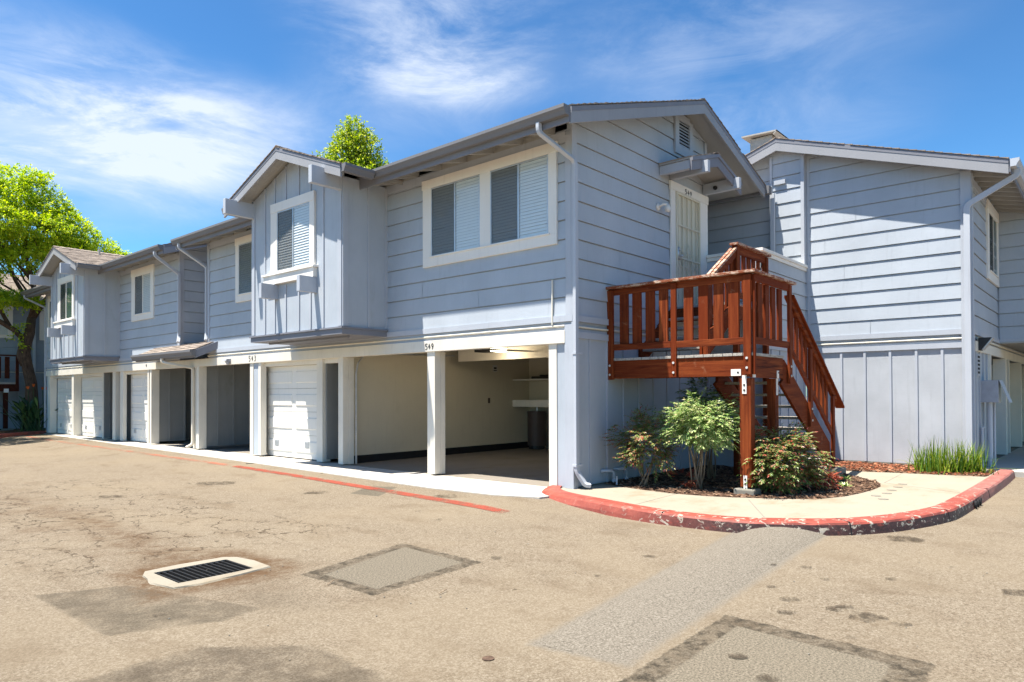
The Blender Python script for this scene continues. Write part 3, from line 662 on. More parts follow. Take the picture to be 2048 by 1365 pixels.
for a, b in (((.62, -2.35), (-.60, -3.05)), ((.50, -1.38), (-.64, -1.44)), ((5.15, -3.15), (3.6, -3.24)), ((3.6, -3.24), (3.1, -4.30))):
    mb = MB(); a, b = Vector(a), Vector(b); t_ = (b-a).normalized(); t_ = Vector((-t_.y, t_.x))*.008
    mb.prism([(*(a-t_), .0315), (*(a+t_), .0315), (*(b+t_), .0315), (*(b-t_), .0315)], (0, 0, -.01)); tag(mb.build('walkway_joint', M['footing']), 'joint line in the walkway', kind='structure')
def bed(name, pts, label, z=.034, chip='chip', mat='mulch', h=.035, nchips=900, inset=.04):
    bm = bmesh.new(); bm.faces.new([bm.verts.new((x, y, z)) for x, y in pts]); bmesh.ops.triangulate(bm, faces=bm.faces[:])
    for _ in range(4):
        es = [e for e in bm.edges if e.calc_length() > .14]
        if es: bmesh.ops.subdivide_edges(bm, edges=es, cuts=1); bmesh.ops.triangulate(bm, faces=bm.faces[:])
    bnd = {v for e in bm.edges if e.is_boundary for v in e.verts}
    for v in bm.verts:
        if v not in bnd: v.co.z += random.uniform(.004, h)
    me = bpy.data.meshes.new(name); bm.to_mesh(me)
    fs = [f for f in bm.faces]; ar = [f.calc_area() for f in fs]; mb = MB()
    for f in random.choices(fs, ar, k=nchips):
        a, b, c = (v.co for v in f.verts[:3]); u, v_ = random.random(), random.random()
        if u+v_ > 1: u, v_ = 1-u, 1-v_
        p = a+(b-a)*u+(c-a)*v_; an = random.random()*6.28; L = random.uniform(.012, .035); w = L*random.uniform(.25, .5); dx, dy = Vector((math.cos(an), math.sin(an), random.uniform(-.3, .3)))*L, Vector((-math.sin(an), math.cos(an), random.uniform(-.3, .3)))*w
        p = p+Vector((0, 0, .006)); mb.prism([p-dx-dy, p+dx-dy, p+dx*.8+dy, p-dx*.9+dy], (0, 0, .005))
    bm.free(); me.materials.append(M[mat]); o = bpy.data.objects.new(name, me); COL.objects.link(o); tag(o, label, kind='structure')
    tag(mb.build('bark_chips', M[chip]), 'loose bark chips on '+label, 'mulch', kind='stuff')
bed('planting_bed', [(.74, -.02), (.66, -.37), (.55, -.84), (.50, -1.33), (.55, -1.75), (.68, -2.12), (1.0, -2.70), (1.2, -3.0), (1.67, -3.20), (2.14, -3.28), (2.6, -3.32), (3.1, -3.31), (3.45, -3.22), (3.50, -2.95), (3.75, -2.6), (4.27, -2.5), (4.27, -.02)], 'mulched planting bed under the wooden stairs', nchips=2600)
bed('mulch_strip', [(4.9, -1.10), (5.02, -2.35), (5.2, -2.99), (5.5, -4.30), (6.62, -4.31), (6.62, -1.10)], 'strip of red bark mulch at the foot of the right wall', nchips=2600, chip='chip_red')
for i, (x, y) in enumerate([(2.03, -3.51), (1.77, -3.66), (2.38, -3.56), (2.77, -3.53), (3.18, -3.52), (3.61, -3.49)]):
    mb = MB(); mb.prism([(x+.062*math.cos(a*.3927), y+.062*math.sin(a*.3927), .036) for a in range(16)], (0, 0, -.006)); o = mb.build('cleanout_cover', M['footing'])
    tag(o, ['second from the left of the six small round covers in the walkway', 'small round cover in the walkway, nearest the red kerb and the camera', 'third from the left of the six small round covers in the walkway', 'fourth from the left of the six small round covers in the walkway', 'fifth from the left of the six small round covers in the walkway', 'small round cover in the walkway, farthest of the six from the camera'][i], 'cover', 'round covers in the walkway')
# storm drain
t = thing('storm_drain', (-5.44, -.10, -.10), 'storm drain with black iron grate in a concrete collar', 'drain')
oc = [(-5.86, .12), (-5.80, .24), (-5.5, .27), (-5.1, .24), (-5.02, .14), (-4.98, -.1), (-5.0, -.42), (-5.3, -.48), (-5.66, -.52), (-5.86, -.48), (-5.91, -.2)]
ic = [(-5.76, .13), (-5.755, .15), (-5.5, .15), (-5.13, .15), (-5.12, .13), (-5.12, -.1), (-5.12, -.34), (-5.3, -.35), (-5.6, -.35), (-5.76, -.34), (-5.76, -.1)]
mb = MB(); n = len(oc); ow = [((ax+bx)/2 if k else ax, (ay+by)/2 if k else ay) for (ax, ay), (bx, by) in zip(oc, oc[1:]+oc[:1]) for k in (0, 1)]; iw = [((ax+bx)/2 if k else ax, (ay+by)/2 if k else ay) for (ax, ay), (bx, by) in zip(ic, ic[1:]+ic[:1]) for k in (0, 1)]
n = len(ow); mb.v = [(x+random.uniform(-.015, .015), y+random.uniform(-.015, .015), zg(x, y)-.01) for x, y in ow]+[(x*.985+.015*-5.44, y*.97, zg(x, y)+.012) for x, y in ow]+[(x, y, zg(x, y)+.006) for x, y in iw]+[(x, y, -.5) for x, y in iw]
for k in range(3): mb.f += [(k*n+i, k*n+(i+1) % n, (k+1)*n+(i+1) % n, (k+1)*n+i) for i in range(n)]
mb.build('collar', M['collar'], t)
mb = MB(); mb.poly([(-5.8, -.4, -.5), (-5.1, -.4, -.5), (-5.1, .2, -.5), (-5.8, .2, -.5)]); mb.build('pit', M['dark'], t)
mb = MB(); zt = zg(-5.44, -.1)+.004
for i in range(13): x = -5.745+i*.0508; mb.box(x, x+.014, -.35, .15, zt-.04, zt)
for y in (-.35, .138): mb.box(-5.76, -5.12, y, y+.012, zt-.045, zt-.006)
mb.build('grate', M['iron'], t)

# ================================================================== the two garage blocks
FN, FD = (-1, 0, 0), (0, 1, 0)
PF = frame_pt((0, 0, 0), FD, FN)                 # facade: s = y, outwards = -x
PE = frame_pt((0, 0, 0), (1, 0, 0), (0, -1, 0))  # end wall: s = x, outwards = -y
RID, ZR, SL = 3.4, 6.64, 1/3.0
def topz(x): return ZR-.115-SL*abs(x-RID)
def gable_roof(par, axis, base, ridge, ez0, ez1, a0, a1, rz, slope=SL, thick=.10, rake0=True, rake1=True, ov=.03):
    """generic pitched roof. axis 'y': ridge runs along y, cross coordinate x from ez0 to ez1; a0..a1 along the ridge"""
    def pt(c, z, a): return (c, a, z) if axis == 'y' else (a, c, z)
    zl, zr_ = rz-slope*(ridge-ez0), rz-slope*(ez1-ridge); mb = MB(); d = (0, a1-a0, 0) if axis == 'y' else (a1-a0, 0, 0)
    mb.prism([pt(ez0, zl, a0), pt(ridge, rz, a0), pt(ridge, rz-thick, a0), pt(ez0, zl-thick, a0)], d)
    mb.prism([pt(ridge+.001, rz, a0), pt(ez1, zr_, a0), pt(ez1, zr_-thick, a0), pt(ridge+.001, rz-thick, a0)], d)
    roof = mb.build('roof', M['soffit'], par)
    sh = MB(); e = Vector(d).normalized(); nl = Vector(pt(-slope, 1, 0)).normalized(); nr = Vector(pt(slope, 1, 0)).normalized()
    shingles(sh, Vector(pt(ez0, zl, a0))-e*.058, e, Vector(pt(ridge, rz, a0))-Vector(pt(ez0, zl, a0)), a1-a0+.116, math.hypot(ridge-ez0, rz-zl), nl)
    shingles(sh, Vector(pt(ez1, zr_, a0))-e*.058, e, Vector(pt(ridge, rz, a0))-Vector(pt(ez1, zr_, a0)), a1-a0+.116, math.hypot(ridge-ez1, rz-zr_), nr)
    a = a0-ov-.01
    while a < a1+ov:   # ridge caps
        for sg, nn in ((-1, nl), (1, nr)):
            q = [pt(ridge, rz+.03, a), pt(ridge+sg*.14, rz+.026-slope*.14, a), pt(ridge+sg*.14, rz+.012-slope*.14, a+.24), pt(ridge, rz+.016, a+.24)]; sh.prism(q, (0, 0, .012))
        a += .2
    sh.build('shingles', M['shingle'], roof)
    return roof, zl, zr_
def rake(par, pts, outv, h=.235, t=.04, name='rake_board', mat='rake', top=.075):
    """pts along the top edge of the gable end; board hangs below, narrow trim on top"""
    o = Vector(outv); mb, m2 = MB(), MB()
    for a, b in zip(pts[:-1], pts[1:]):
        a, b = Vector(a), Vector(b); Z = Vector((0, 0, 1)); mb.prism([a-Z*(top-.002), b-Z*(top-.002), b-Z*h, a-Z*h], o*t); m2.prism([a-Z*.004, b-Z*.004, b-Z*top, a-Z*top], o*(t+.006))
    mb.build(name, M[mat], par); m2.build('rake_trim', M['fascia'], par)

def bay(par, y0):
    """cantilevered bay with its own gable, window, sill shelf and brackets"""
    ya, yb, xf = y0+4.25, y0+7.36, -.99; ym = (ya+yb)/2; zr_ = 6.02; zt = lambda y: zr_-.10-.372*abs(y-ym)
    mb = MB(); T = .04
    mb.prism([(xf, ya, 2.60), (xf, yb, 2.60), (xf, yb, zt(yb)), (xf, ym, zt(ym)), (xf, ya, zt(ya))], (T, 0, 0))
    mb.prism([(xf+T, ya, 2.60), (0, ya, 2.60), (0, ya, 5.25), (xf+T, ya, 5.25)], (0, T, 0)); mb.prism([(xf+T, yb, 2.60), (0, yb, 2.60), (0, yb, 5.25), (xf+T, yb, 5.25)], (0, -T, 0))
    b = mb.build('bay', M['siding_v'], par)
    bt = MB()
    for y in (ya+.065, ya+.57, ya+.98, ya+1.37, ya+1.83, ya+2.23, ya+2.60, yb-.055):
        w = .055 if abs(y-ya) < .1 or abs(y-yb) < .1 else .022
        segs = [(2.62, zt(y)-.01)]
        if y0+4.99 < y < y0+6.64: segs = [(2.62, 3.52), (5.15, zt(y)-.01)]
        for z0, z1 in segs:
            if z1 > z0: bt.box(xf-.02, xf-.0005, y-w, y+w, z0, z1)
    for x, w in ((xf+.055, .055), (-.435, .022), (-.03, .03)): bt.box(x-w, x+w, ya-.02, ya-.0005, 2.62, 5.22); bt.box(x-w, x+w, yb+.0005, yb+.02, 2.62, 5.22)
    bt.build('batten', M['trim'], b)
    fl = MB(); fl.box(xf-.05, .0, ya-.05, yb+.05, 2.575, 2.604); fl.box(xf-.025, -.0, ya-.025, yb+.025, 2.475, 2.574); fl.box(xf+.25, xf+.30, ya+.2, yb-.2, 2.44, 2.474); fl.build('bay_floor_edge', M['fascia'], b)
    P = frame_pt((xf, 0, 0), FD, FN)
    window(par, (xf, 0, 0), FD, FN, y0+5.06, y0+6.58, 3.76, 5.145, [(y0+5.215, y0+6.345, 3.80, 4.965)], ear=0, sash='alu' if y0 == 0 else 'white_w', blinds=(y0 == 0))
    sm = MB(); sm.box(xf-.11, xf-.0005, y0+4.99, y0+6.82, 3.735, 3.775); sm.box(xf-.085, xf-.0005, y0+5.03, y0+6.78, 3.56, 3.734); sm.build('window_shelf', M['white_w'], par, bevel=.003)
    for y in (y0+5.03, y0+6.36): m_ = MB(); m_.box(xf-.36, xf-.0005, y, y+.10, 3.27, 3.555); m_.build('shelf_bracket', M['trim'], par, bevel=.003)
    for y in (ya-.01, yb-.09):
        m_ = MB(); m_.box(xf-.62, xf-.001, y, y+.10, 5.0, 5.30); m_.build('lookout_beam', M['trim'], par, bevel=.004)
    # roof of the bay
    x0, x1 = -1.33, 1.2; ye, yf = ym-2.03, ym+2.03; ze = zr_-.372*2.03
    mb = MB(); mb.prism([(x0, ye, ze), (x0, ym, zr_), (x0, ym, zr_-.06), (x0, ye, ze-.06)], (x1-x0, 0, 0)); mb.prism([(x0, ym+.001, zr_), (x0, yf, ze), (x0, yf, ze-.06), (x0, ym+.001, zr_-.06)], (x1-x0, 0, 0))
    rf = mb.build('bay_roof', M['soffit'], par); sh = MB(); n1, n2 = Vector((0, -.372, 1)).normalized(), Vector((0, .372, 1)).normalized()
    shingles(sh, (x0-.055, ye, ze), (1, 0, 0), (0, 2.03, zr_-ze), x1-x0, 2.16, n1); shingles(sh, (x0-.055, yf, ze), (1, 0, 0), (0, -2.03, zr_-ze), x1-x0, 2.16, n2)
    a = x0-.04
    while a < x1-.3:
        for sg in (-1, 1): sh.prism([(a, ym, zr_+.034), (a, ym+sg*.13, zr_+.03-.048), (a+.23, ym+sg*.13, zr_+.016-.048), (a+.23, ym, zr_+.02)], (0, 0, .012))
        a += .19
    sh.build('shingles', M['shingle'], rf)
    rake(par, [(x0, ye, ze), (x0, ym, zr_), (x0, yf, ze)], (-1, 0, 0), h=.215, t=.035, top=.065)
    gutter(par, (x0-.02, ye, ze), (-.74, ye, ze), (0, -1, 0)); gutter(par, (x0-.02, yf, ze), (-.74, yf, ze), (0, 1, 0))
    return rf

def block(y0, name, label, near):
    L = 11.40 if near else 11.55; y1 = y0+L
    B = thing(name, (3, y0+L/2, 0), label, 'building')
    zt = 5.25
    # upper front wall
    mb = MB(); siding(mb, (0, 0, 0), FD, FN, [(y0+.001, 2.56), (y1-.001, 2.56), (y1-.001, zt), (y0+.001, zt)])
    mb.prism([(.014, y0+.003, 2.30), (.014, y1-.003, 2.30), (.014, y1-.003, 5.3), (.014, y0+.003, 5.3)], (.08, 0, 0)); mb.build('front_wall', M['siding'], B)
    mb = MB(); fbox(mb, PF, y0+.10, y1-.10, 5.13, 5.26, -.001, .022); mb.build('frieze_board', M['trim'], B)
    mb = MB(); fbox(mb, PF, y0-.02, y1+.02, 2.466, 2.558, .0005, .034); mb.build('belt_board', M['trim'], B)
    mb = MB(); fbox(mb, PF, y0+.0, y1, 2.345, 2.4655, -.02, -.002); mb.build('recess_board', M['trim'], B)
    mb = MB(); mb.tube([PF(y0+.13, 2.405, .014), PF(y1, 2.405, .014)], .017, 8)
    for k in range(4): yy = y0+1.6+3*k; mb.tube([PF(yy, 2.405, .014), PF(yy+.07, 2.405, .014)], .022, 8)
    mb.build('cable_conduit', M['cream'], B)
    ya = y0+.12 if near else y0-.78
    mb = MB(); fbox(mb, PF, ya if near else 12.275, 12.27 if near else y1-.03, 2.153, 2.343, -.10, .03); mb.build('header_beam', M['white'], B, bevel=.003)
    # corner boards
    mb = MB(); fbox(mb, PF, y0+.0, y0+.10, 2.5585 if near else 2.5585, 5.2, .0005, .03); mb.box(-.03, .09, y0-.03, y0-.0005, .02 if near else 2.56, 5.35 if near else 5.3)
    fbox(mb, PF, y1-.09, y1, 2.5585, 5.2, .0005, .03); mb.box(-.03, .09, y1+.0005, y1+.03, 2.56, 5.3); mb.build_each('corner_board', M['trim'], B, bevel=.003)
    # roof
    a0, a1 = y0-.40, y1+.45
    rf, zl, zr_ = gable_roof(B, 'y', 0, RID, -.60, 6.15 if near else 7.4, a0, a1, ZR)
    rake(B, [(-.60, a0, zl), (RID, a0, ZR), (6.15 if near else 7.4, a0, zr_)], (0, -1, 0)); rake(B, [(-.60, a1, zl), (RID, a1, ZR), (6.15 if near else 7.4, a1, zr_)], (0, 1, 0))
    mb = MB()
    mb.box(-.625, -.601, a0-.02, a1+.02, zl-.22, zl-.01); mb.build('fascia', M['fascia'], B)
    yb0, yb1 = y0+5.805-2.03, y0+5.805+2.03
    gutter(B, (-.626, a0-.02, zl-.005), (-.626, yb0+.02, zl-.005), (-1, 0, 0)); gutter(B, (-.626, yb1-.02, zl-.005), (-.626, a1+.02, zl-.005), (-1, 0, 0))
    y = y0+.30; mb = MB()
    while y < y1:
        mb.prism([(-.60, y, zl-.101), (.0, y, zl-.101+.2), (.0, y, zl-.101+.06), (-.60, y, zl-.21)], (0, .04, 0)); y += .61
    mb.build_each('rafter_tail', M['soffit'], B)
    mb = MB(); y = y0+.34; k = 0
    while y < y1-.6:
        if k % 5 != 4: mb.box(-.02, .0, y, y+.57, 5.262, 5.40)
        y += .61; k += 1
    mb.build_each('eave_blocking', M['soffit'], B)
    # gable walls + backs
    xr = 4.31 if near else 6.6
    for yy, nn in ((y0, (0, -1, 0)), (y1, (0, 1, 0))):
        mb = MB(); xe = 4.31 if (near and yy == y0) else 6.1
        poly = [(0, 2.56), (xe, 2.56), (xe, topz(xe)), (RID, topz(RID)), (0, topz(0))]; siding(mb, (0, yy, 0), (1, 0, 0), nn, poly)
        mb.prism([(x, yy-nn[1]*.014, z) for x, z in [(0.08, 2.3)]+[(xe, 2.3)]+poly[2:]], (0, -nn[1]*.07, 0)); mb.build('end_wall', M['siding'], B)
    mb = MB(); mb.box(6.1, 6.2, y0+(1.7 if near else 0), y1, 0, 5.6); mb.box(4.32, 6.6, y0+1.6, y0+1.7, 2.3, 6.0) if near else None
    mb.box(4.32, 4.40, y0+.01, y0+1.6, 2.3, 6.3) if near else None; mb.build('back_wall', M['siding_v'], B)
    rfb = bay(B, y0)
    return B, zl

NB, zl = block(0, 'garage_apartment', 'near blue-grey two-storey apartment block with two open garages at its corner', True)
LB, _ = block(13.05, 'garage_apartment', 'far blue-grey apartment block of the row, left of the small porch roof', False)
PZ = zl

# windows on the facade
window(NB, (0, 0, 0), FD, FN, .25, 3.21, 3.625, 5.145, [(.405, 1.59, 3.79, 4.985), (1.82, 2.995, 3.79, 4.985)])
window(NB, (0, 0, 0), FD, FN, 8.38, 9.935, 3.62, 5.15, [(8.53, 9.78, 3.79, 4.98)])
window(LB, (0, 0, 0), FD, FN, 14.70, 16.30, 3.62, 5.155, [(14.90, 16.06, 3.80, 4.95)], sash='white_w', blinds=True)
window(LB, (0, 0, 0), FD, FN, 22.6, 24.32, 3.62, 5.14, [(22.8, 24.15, 3.80, 4.95)], sash='white_w')

# lower storey
def wbox(par, name, mat, *a, bevel=0): mb = MB(); mb.box(*a); return mb.build(name, M[mat], par, bevel=bevel)
for B, L in ((NB, [(.29, .44, .07, 0), (2.95, 3.145, .13, 0), (5.64, 5.80, .13, 0), (8.82, 8.93, .14, 0), (9.16, 9.31, .12, 0), (11.93, 12.08, .20, 0), (12.10, 12.26, .16, 0)]),
             (LB, [(14.92, 15.03, .22, 0), (15.10, 15.20, .10, 0), (17.03, 17.27, .10, 0), (17.66, 17.90, .14, 0), (21.53, 21.74, .24, 0), (24.17, 24.40, .22, 0)])):
    for ya, yb, d, _z in L: wbox(B, 'post', 'white', -.004, d, ya, yb, .03, 2.152, bevel=.004)
for a, b, d0, d1 in ((2.95, 3.16, .132, .24), (5.63, 5.80, .132, .25)): wbox(NB, 'door_jamb', 'white', d0, d1, a-.0, b, .02, 2.152)
for a, b in ((.01, .289), (8.935, 9.158)): wbox(NB, 'lower_wall', 'siding_v', .012, .10, a, b, .03, 2.152)
wbox(NB, 'corner_board', 'trim', -.022, .010, .001, .13, .03, 2.42, bevel=.003)
wbox(LB, 'lower_wall', 'siding_v', .004, .10, 24.41, 24.59, .02, 2.152)
# blue recesses beside the closed doors
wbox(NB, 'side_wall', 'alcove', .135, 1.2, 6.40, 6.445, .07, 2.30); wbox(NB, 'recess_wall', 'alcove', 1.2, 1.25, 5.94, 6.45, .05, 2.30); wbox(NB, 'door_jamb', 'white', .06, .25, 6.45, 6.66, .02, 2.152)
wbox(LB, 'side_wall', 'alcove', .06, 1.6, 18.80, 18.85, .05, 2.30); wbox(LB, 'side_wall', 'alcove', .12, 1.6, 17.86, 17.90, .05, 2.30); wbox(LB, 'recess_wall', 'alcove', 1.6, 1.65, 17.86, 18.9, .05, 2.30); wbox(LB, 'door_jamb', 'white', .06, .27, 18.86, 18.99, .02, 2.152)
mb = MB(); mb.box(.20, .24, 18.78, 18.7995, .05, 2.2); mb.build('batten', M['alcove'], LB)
PD = frame_pt((.25, 0, 0), FD, FN)
garage_door(NB, PD, 6.67, 8.99); garage_door(LB, PD, 15.15, 17.12); garage_door(LB, PD, 19.0, 21.56); garage_door(LB, PD, 21.9, 24.2)
wbox(NB, 'door_header', 'white', .10, .25, 5.82, 9.3, 2.062, 2.30); wbox(LB, 'door_header', 'white', .10, .25, 15.05, 17.3, 2.062, 2.30); wbox(LB, 'door_header', 'white', .10, .25, 18.9, 24.4, 2.062, 2.30)
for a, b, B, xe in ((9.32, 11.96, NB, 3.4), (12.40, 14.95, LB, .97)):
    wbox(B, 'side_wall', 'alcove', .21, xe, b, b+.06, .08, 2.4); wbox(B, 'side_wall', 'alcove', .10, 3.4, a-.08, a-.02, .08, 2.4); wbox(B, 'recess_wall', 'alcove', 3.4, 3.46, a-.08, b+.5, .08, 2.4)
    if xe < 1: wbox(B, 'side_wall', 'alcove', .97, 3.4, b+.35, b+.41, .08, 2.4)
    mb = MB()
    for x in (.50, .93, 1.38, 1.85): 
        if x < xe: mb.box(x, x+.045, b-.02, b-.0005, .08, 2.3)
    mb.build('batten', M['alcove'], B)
wbox(NB, 'alcove_ceiling', 'soffit', .1, 3.5, 5.94, 12.27, 2.32, 2.34); wbox(LB, 'alcove_ceiling', 'soffit', .1, 3.5, 12.275, 24.55, 2.32, 2.34)
wbox(LB, 'lower_floor', 'gfloor', .30, 6.1, 12.275, 24.6, -.05, .001); wbox(NB, 'lower_floor', 'gfloor', .24, 6.1, 5.95, 12.27, -.05, .001)
# end wall, lower storey
mb = MB(); mb.prism([PE(.0, .05, 0), PE(4.27, .05, 0), PE(4.27, 2.36, 0), PE(.0, 2.36, 0)], (0, .08, 0)); mb.build('lower_wall', M['siding_v'], NB)
mb = MB()
for x in (.42, .89, 1.36, 1.83, 2.30, 2.77, 3.24, 3.71): fbox(mb, PE, x-.022, x+.022, .05, 2.22, .0005, .02)
fbox(mb, PE, .092, 4.26, 2.222, 2.320, .0005, .032); fbox(mb, PE, .092, 4.26, 2.466, 2.558, .0005, .036); mb.build('batten', M['trim'], NB)
mb = MB(); mb.tube([PE(.10, 2.392, .014), PE(4.2, 2.392, .014)], .017, 8); mb.build('cable_conduit', M['cream'], NB)
# corner trim above the door, right of the vent
mb = MB(); fbox(mb, PE, 4.235, 4.325, 5.17, topz(4.3)-.02, .0165, .036); mb.build_each('corner_board', M['trim'], NB)
# gable vent
mb = MB(); fbox(mb, PE, 3.05, 3.19, 5.72, 6.44, .0165, .05); fbox(mb, PE, 3.60, 3.73, 5.72, 6.40, .0165, .05); fbox(mb, PE, 3.19, 3.60, 6.34, 6.46, .0165, .05); fbox(mb, PE, 3.19, 3.60, 5.72, 5.88, .0165, .05)
v = mb.build('gable_vent', M['trim'], NB); mb = MB(); mb.poly([PE(3.19, 5.88, .0175), PE(3.60, 5.88, .0175), PE(3.60, 6.34, .0175), PE(3.19, 6.34, .0175)]); mb.build('vent_opening', M['dark'], v)
mb = MB()
for i in range(8): z = 5.885+i*.057; mb.prism([PE(3.19, z, .045), PE(3.60, z, .045), PE(3.60, z+.035, .022), PE(3.19, z+.035, .022)], (0, 0, .008))
mb.build('louvre', M['trim'], v)
# entrance door
mb = MB(); fbox(mb, PE, 2.87, 3.035, 2.93, 5.02, .0165, .05); fbox(mb, PE, 3.985, 4.30, 2.93, 5.02, .0165, .05); fbox(mb, PE, 2.85, 4.33, 5.021, 5.172, .0165, .056); mb.build('door_casing', M['white_w'], NB, bevel=.003)
mb = MB(); fbox(mb, PE, 3.035, 3.985, 2.93, 5.02, .0155, .022); dr = mb.build('entrance_door', M['doorcream'], NB)
mb = MB(); F0 = .045
for x in (3.045, 3.935): fbox(mb, PE, x, x+.04, 2.95, 5.01, F0-.015, F0+.02)
fbox(mb, PE, 3.085, 3.935, 4.975, 5.01, F0-.015, F0+.02); fbox(mb, PE, 3.085, 3.935, 2.95, 3.0, F0-.015, F0+.02)
for x in (3.13, 3.31, 3.49, 3.67, 3.85): fbox(mb, PE, x-.011, x+.011, 3.0, 4.975, F0-.008, F0+.012)
for z in (4.425, 3.84): fbox(mb, PE, 3.085, 3.935, z-.011, z+.011, F0+.0125, F0+.028)
def arc(cx, cz, r, a0, a1, f=F0+.02): return [PE(cx+r*math.cos(R_(a)), cz+r*math.sin(R_(a)), f) for a in range(a0, a1+1, 20)]
for p in ([PE(3.49, 4.13, F0+.02), PE(3.37, 3.84, F0+.02), PE(3.49, 3.30, F0+.02), PE(3.62, 3.84, F0+.02), PE(3.49, 4.13, F0+.02)], arc(3.40, 3.92, .06, 0, 300), arc(3.58, 3.92, .06, -120, 180), arc(3.40, 3.74, .06, 60, 360), arc(3.58, 3.74, .06, -180, 120), arc(3.23, 3.92, .06, -90, 240), arc(3.23, 3.74, .06, -240, 90), arc(3.76, 3.92, .05, -60, 270), arc(3.76, 3.74, .05, -270, 60), arc(3.49, 3.27, .03, 0, 340)): mb.tube(p, .007, 5)
sc_ = mb.build('security_screen', M['doorcream'], dr)
mb = MB(); fbox(mb, PE, 3.075, 3.15, 3.80, 4.03, F0+.01, F0+.026); mb.tube([PE(3.115, 3.98, F0+.02), PE(3.115, 3.98, F0+.045)], .026, 12); mb.tube([PE(3.115, 3.86, F0+.02), PE(3.115, 3.86, F0+.07)], [.014, .018], 12); mb.tube([PE(3.115, 3.86, F0+.065), PE(3.115, 3.86, F0+.10)], [.028, .022], 12); mb.build('door_knob', M['steel'], dr, True)
numerals(NB, '549', PE, 3.375, 5.035, .065, .082, .095, .060, .0055); numerals(NB, '549', frame_pt((0, 0, 0), (0, -1, 0), FN), -3.165, 2.195, .06, .095, .078, .034, .005)
numerals(NB, '543', frame_pt((0, 0, 0), (0, -1, 0), FN), -9.31, 2.20, .07, .12, .125, .034, .005); numerals(LB, '9', frame_pt((0, 0, 0), (0, -1, 0), FN), -15.26, 2.24, .10, .07, .1, .034, .004)
# wall lamp by the door
mb = MB(); mb.tube([PE(2.46, 4.62, .015), PE(2.46, 4.62, .04)], [.065, .05], 16); mb.tube([PE(2.46, 4.62, .03), PE(2.50, 4.66, .10), PE(2.56, 4.665, .13), PE(2.58, 4.64, .14)], .022, 10); mb.tube([PE(2.58, 4.66, .14), PE(2.58, 4.60, .14), PE(2.58, 4.55, .14), PE(2.58, 4.53, .14)], [.03, .055, .045, .012], 14); mb.build('wall_lamp', M['white_w'], NB, True)
# little canopy over the door
mb = MB(); cr, ce, cz = 3.50, 1.0, 5.66; y0_, y1_ = -.60, -.02
for sg in (-1, 1): mb.prism([(cr+.0005*sg, y0_, cz), (cr+sg*ce, y0_, cz-.30), (cr+sg*ce, y0_, cz-.325), (cr+.0005*sg, y0_, cz-.025)], (0, y1_-y0_, 0))
cn = mb.build('door_canopy', M['soffit'], NB); sh = MB()
shingles(sh, (cr-ce, y0_-.02, cz-.30), (0, 1, 0), (ce, 0, .30), y1_-y0_+.02, 1.03, (-.3, 0, 1)); shingles(sh, (cr+ce, y0_-.02, cz-.30), (0, 1, 0), (-ce, 0, .30), y1_-y0_+.02, 1.03, (.3, 0, 1))
for a in (-.64, -.45, -.26): 
    for sg in (-1, 1): sh.prism([(cr, a, cz+.03), (cr+sg*.12, a, cz-.01), (cr+sg*.12, a+.2, cz-.022), (cr, a+.2, cz+.016)], (0, 0, .01))
sh.build('shingles', M['shingle'], cn)
mb = MB()
for sg in (-1, 1): a, b = Vector((cr, y0_, cz-.004)), Vector((cr+sg*ce, y0_, cz-.304)); Z = Vector((0, 0, 1)); mb.prism([a-Z*.0, b-Z*.0, b-Z*.06, a-Z*.06], (0, -.055, 0)); mb.prism([a-Z*.062, b-Z*.062, b-Z*.22, a-Z*.22], (0, -.035, 0))
mb.build('canopy_fascia', M['fascia'], cn); mb = MB()
for x in (2.88, 4.16): mb.box(x, x+.09, -.74, -.0165, 5.185, 5.385)
mb.build_each('canopy_bracket', M['trim'], cn, bevel=.003)
mb = MB(); mb.box(cr-ce+.02, cr-ce+.11, -.02, -.60, 5.18, 5.33); mb.build('canopy_end_block', M['trim'], cn)
mb = MB(); mb.tube([(4.1595, -.28, 5.27), (4.13, -.28, 5.27)], .038, 14); mb.tube([(4.14, -.28, 5.27), (4.10, -.28, 5.27)], .026, 14); mb.build('camera', M['black'], cn)
# downspouts
spout(NB, [(-.685, .06, PZ-.13), (-.685, .06, PZ-.26), (-.02, -.075, 4.78), (-.02, -.075, .30), (.06, -.17, .10), (.12, -.22, .085)], (1, 0, 0), w=.075, h=.055)
spout(NB, [(-.685, 11.55, PZ-.13), (-.685, 11.55, PZ-.24), (-.04, 11.44, 4.66), (-.04, 11.44, 2.95), (-.10, 11.35, 2.80)], (1, 0, 0), w=.06)
spout(LB, [(-.685, 12.98, PZ-.13), (-.685, 12.98, PZ-.24), (-.06, 12.98, 4.66), (-.06, 12.98, 2.98), (-.14, 12.85, 2.82)], (1, 0, 0), w=.075)
spout(LB, [(-.685, 24.75, PZ-.13), (-.685, 24.75, PZ-.24), (-.04, 24.63, 4.75), (-.04, 24.63, .2)], (1, 0, 0), w=.05)
mb = MB(); mb.box(-.062, .10, -.105, -.0985, 4.50, 4.52)
for z in (1.98, .36): mb.box(-.066, .10, -.106, -.0315, z, z+.03)
mb.build('spout_strap', M['spout'], NB)
# pipe stub on the front wall
mb = MB(); mb.tube([PF(.345, 2.43, .035), PF(.345, 3.10, .03)], .014, 8); mb.build('vent_pipe', M['cream'], NB)
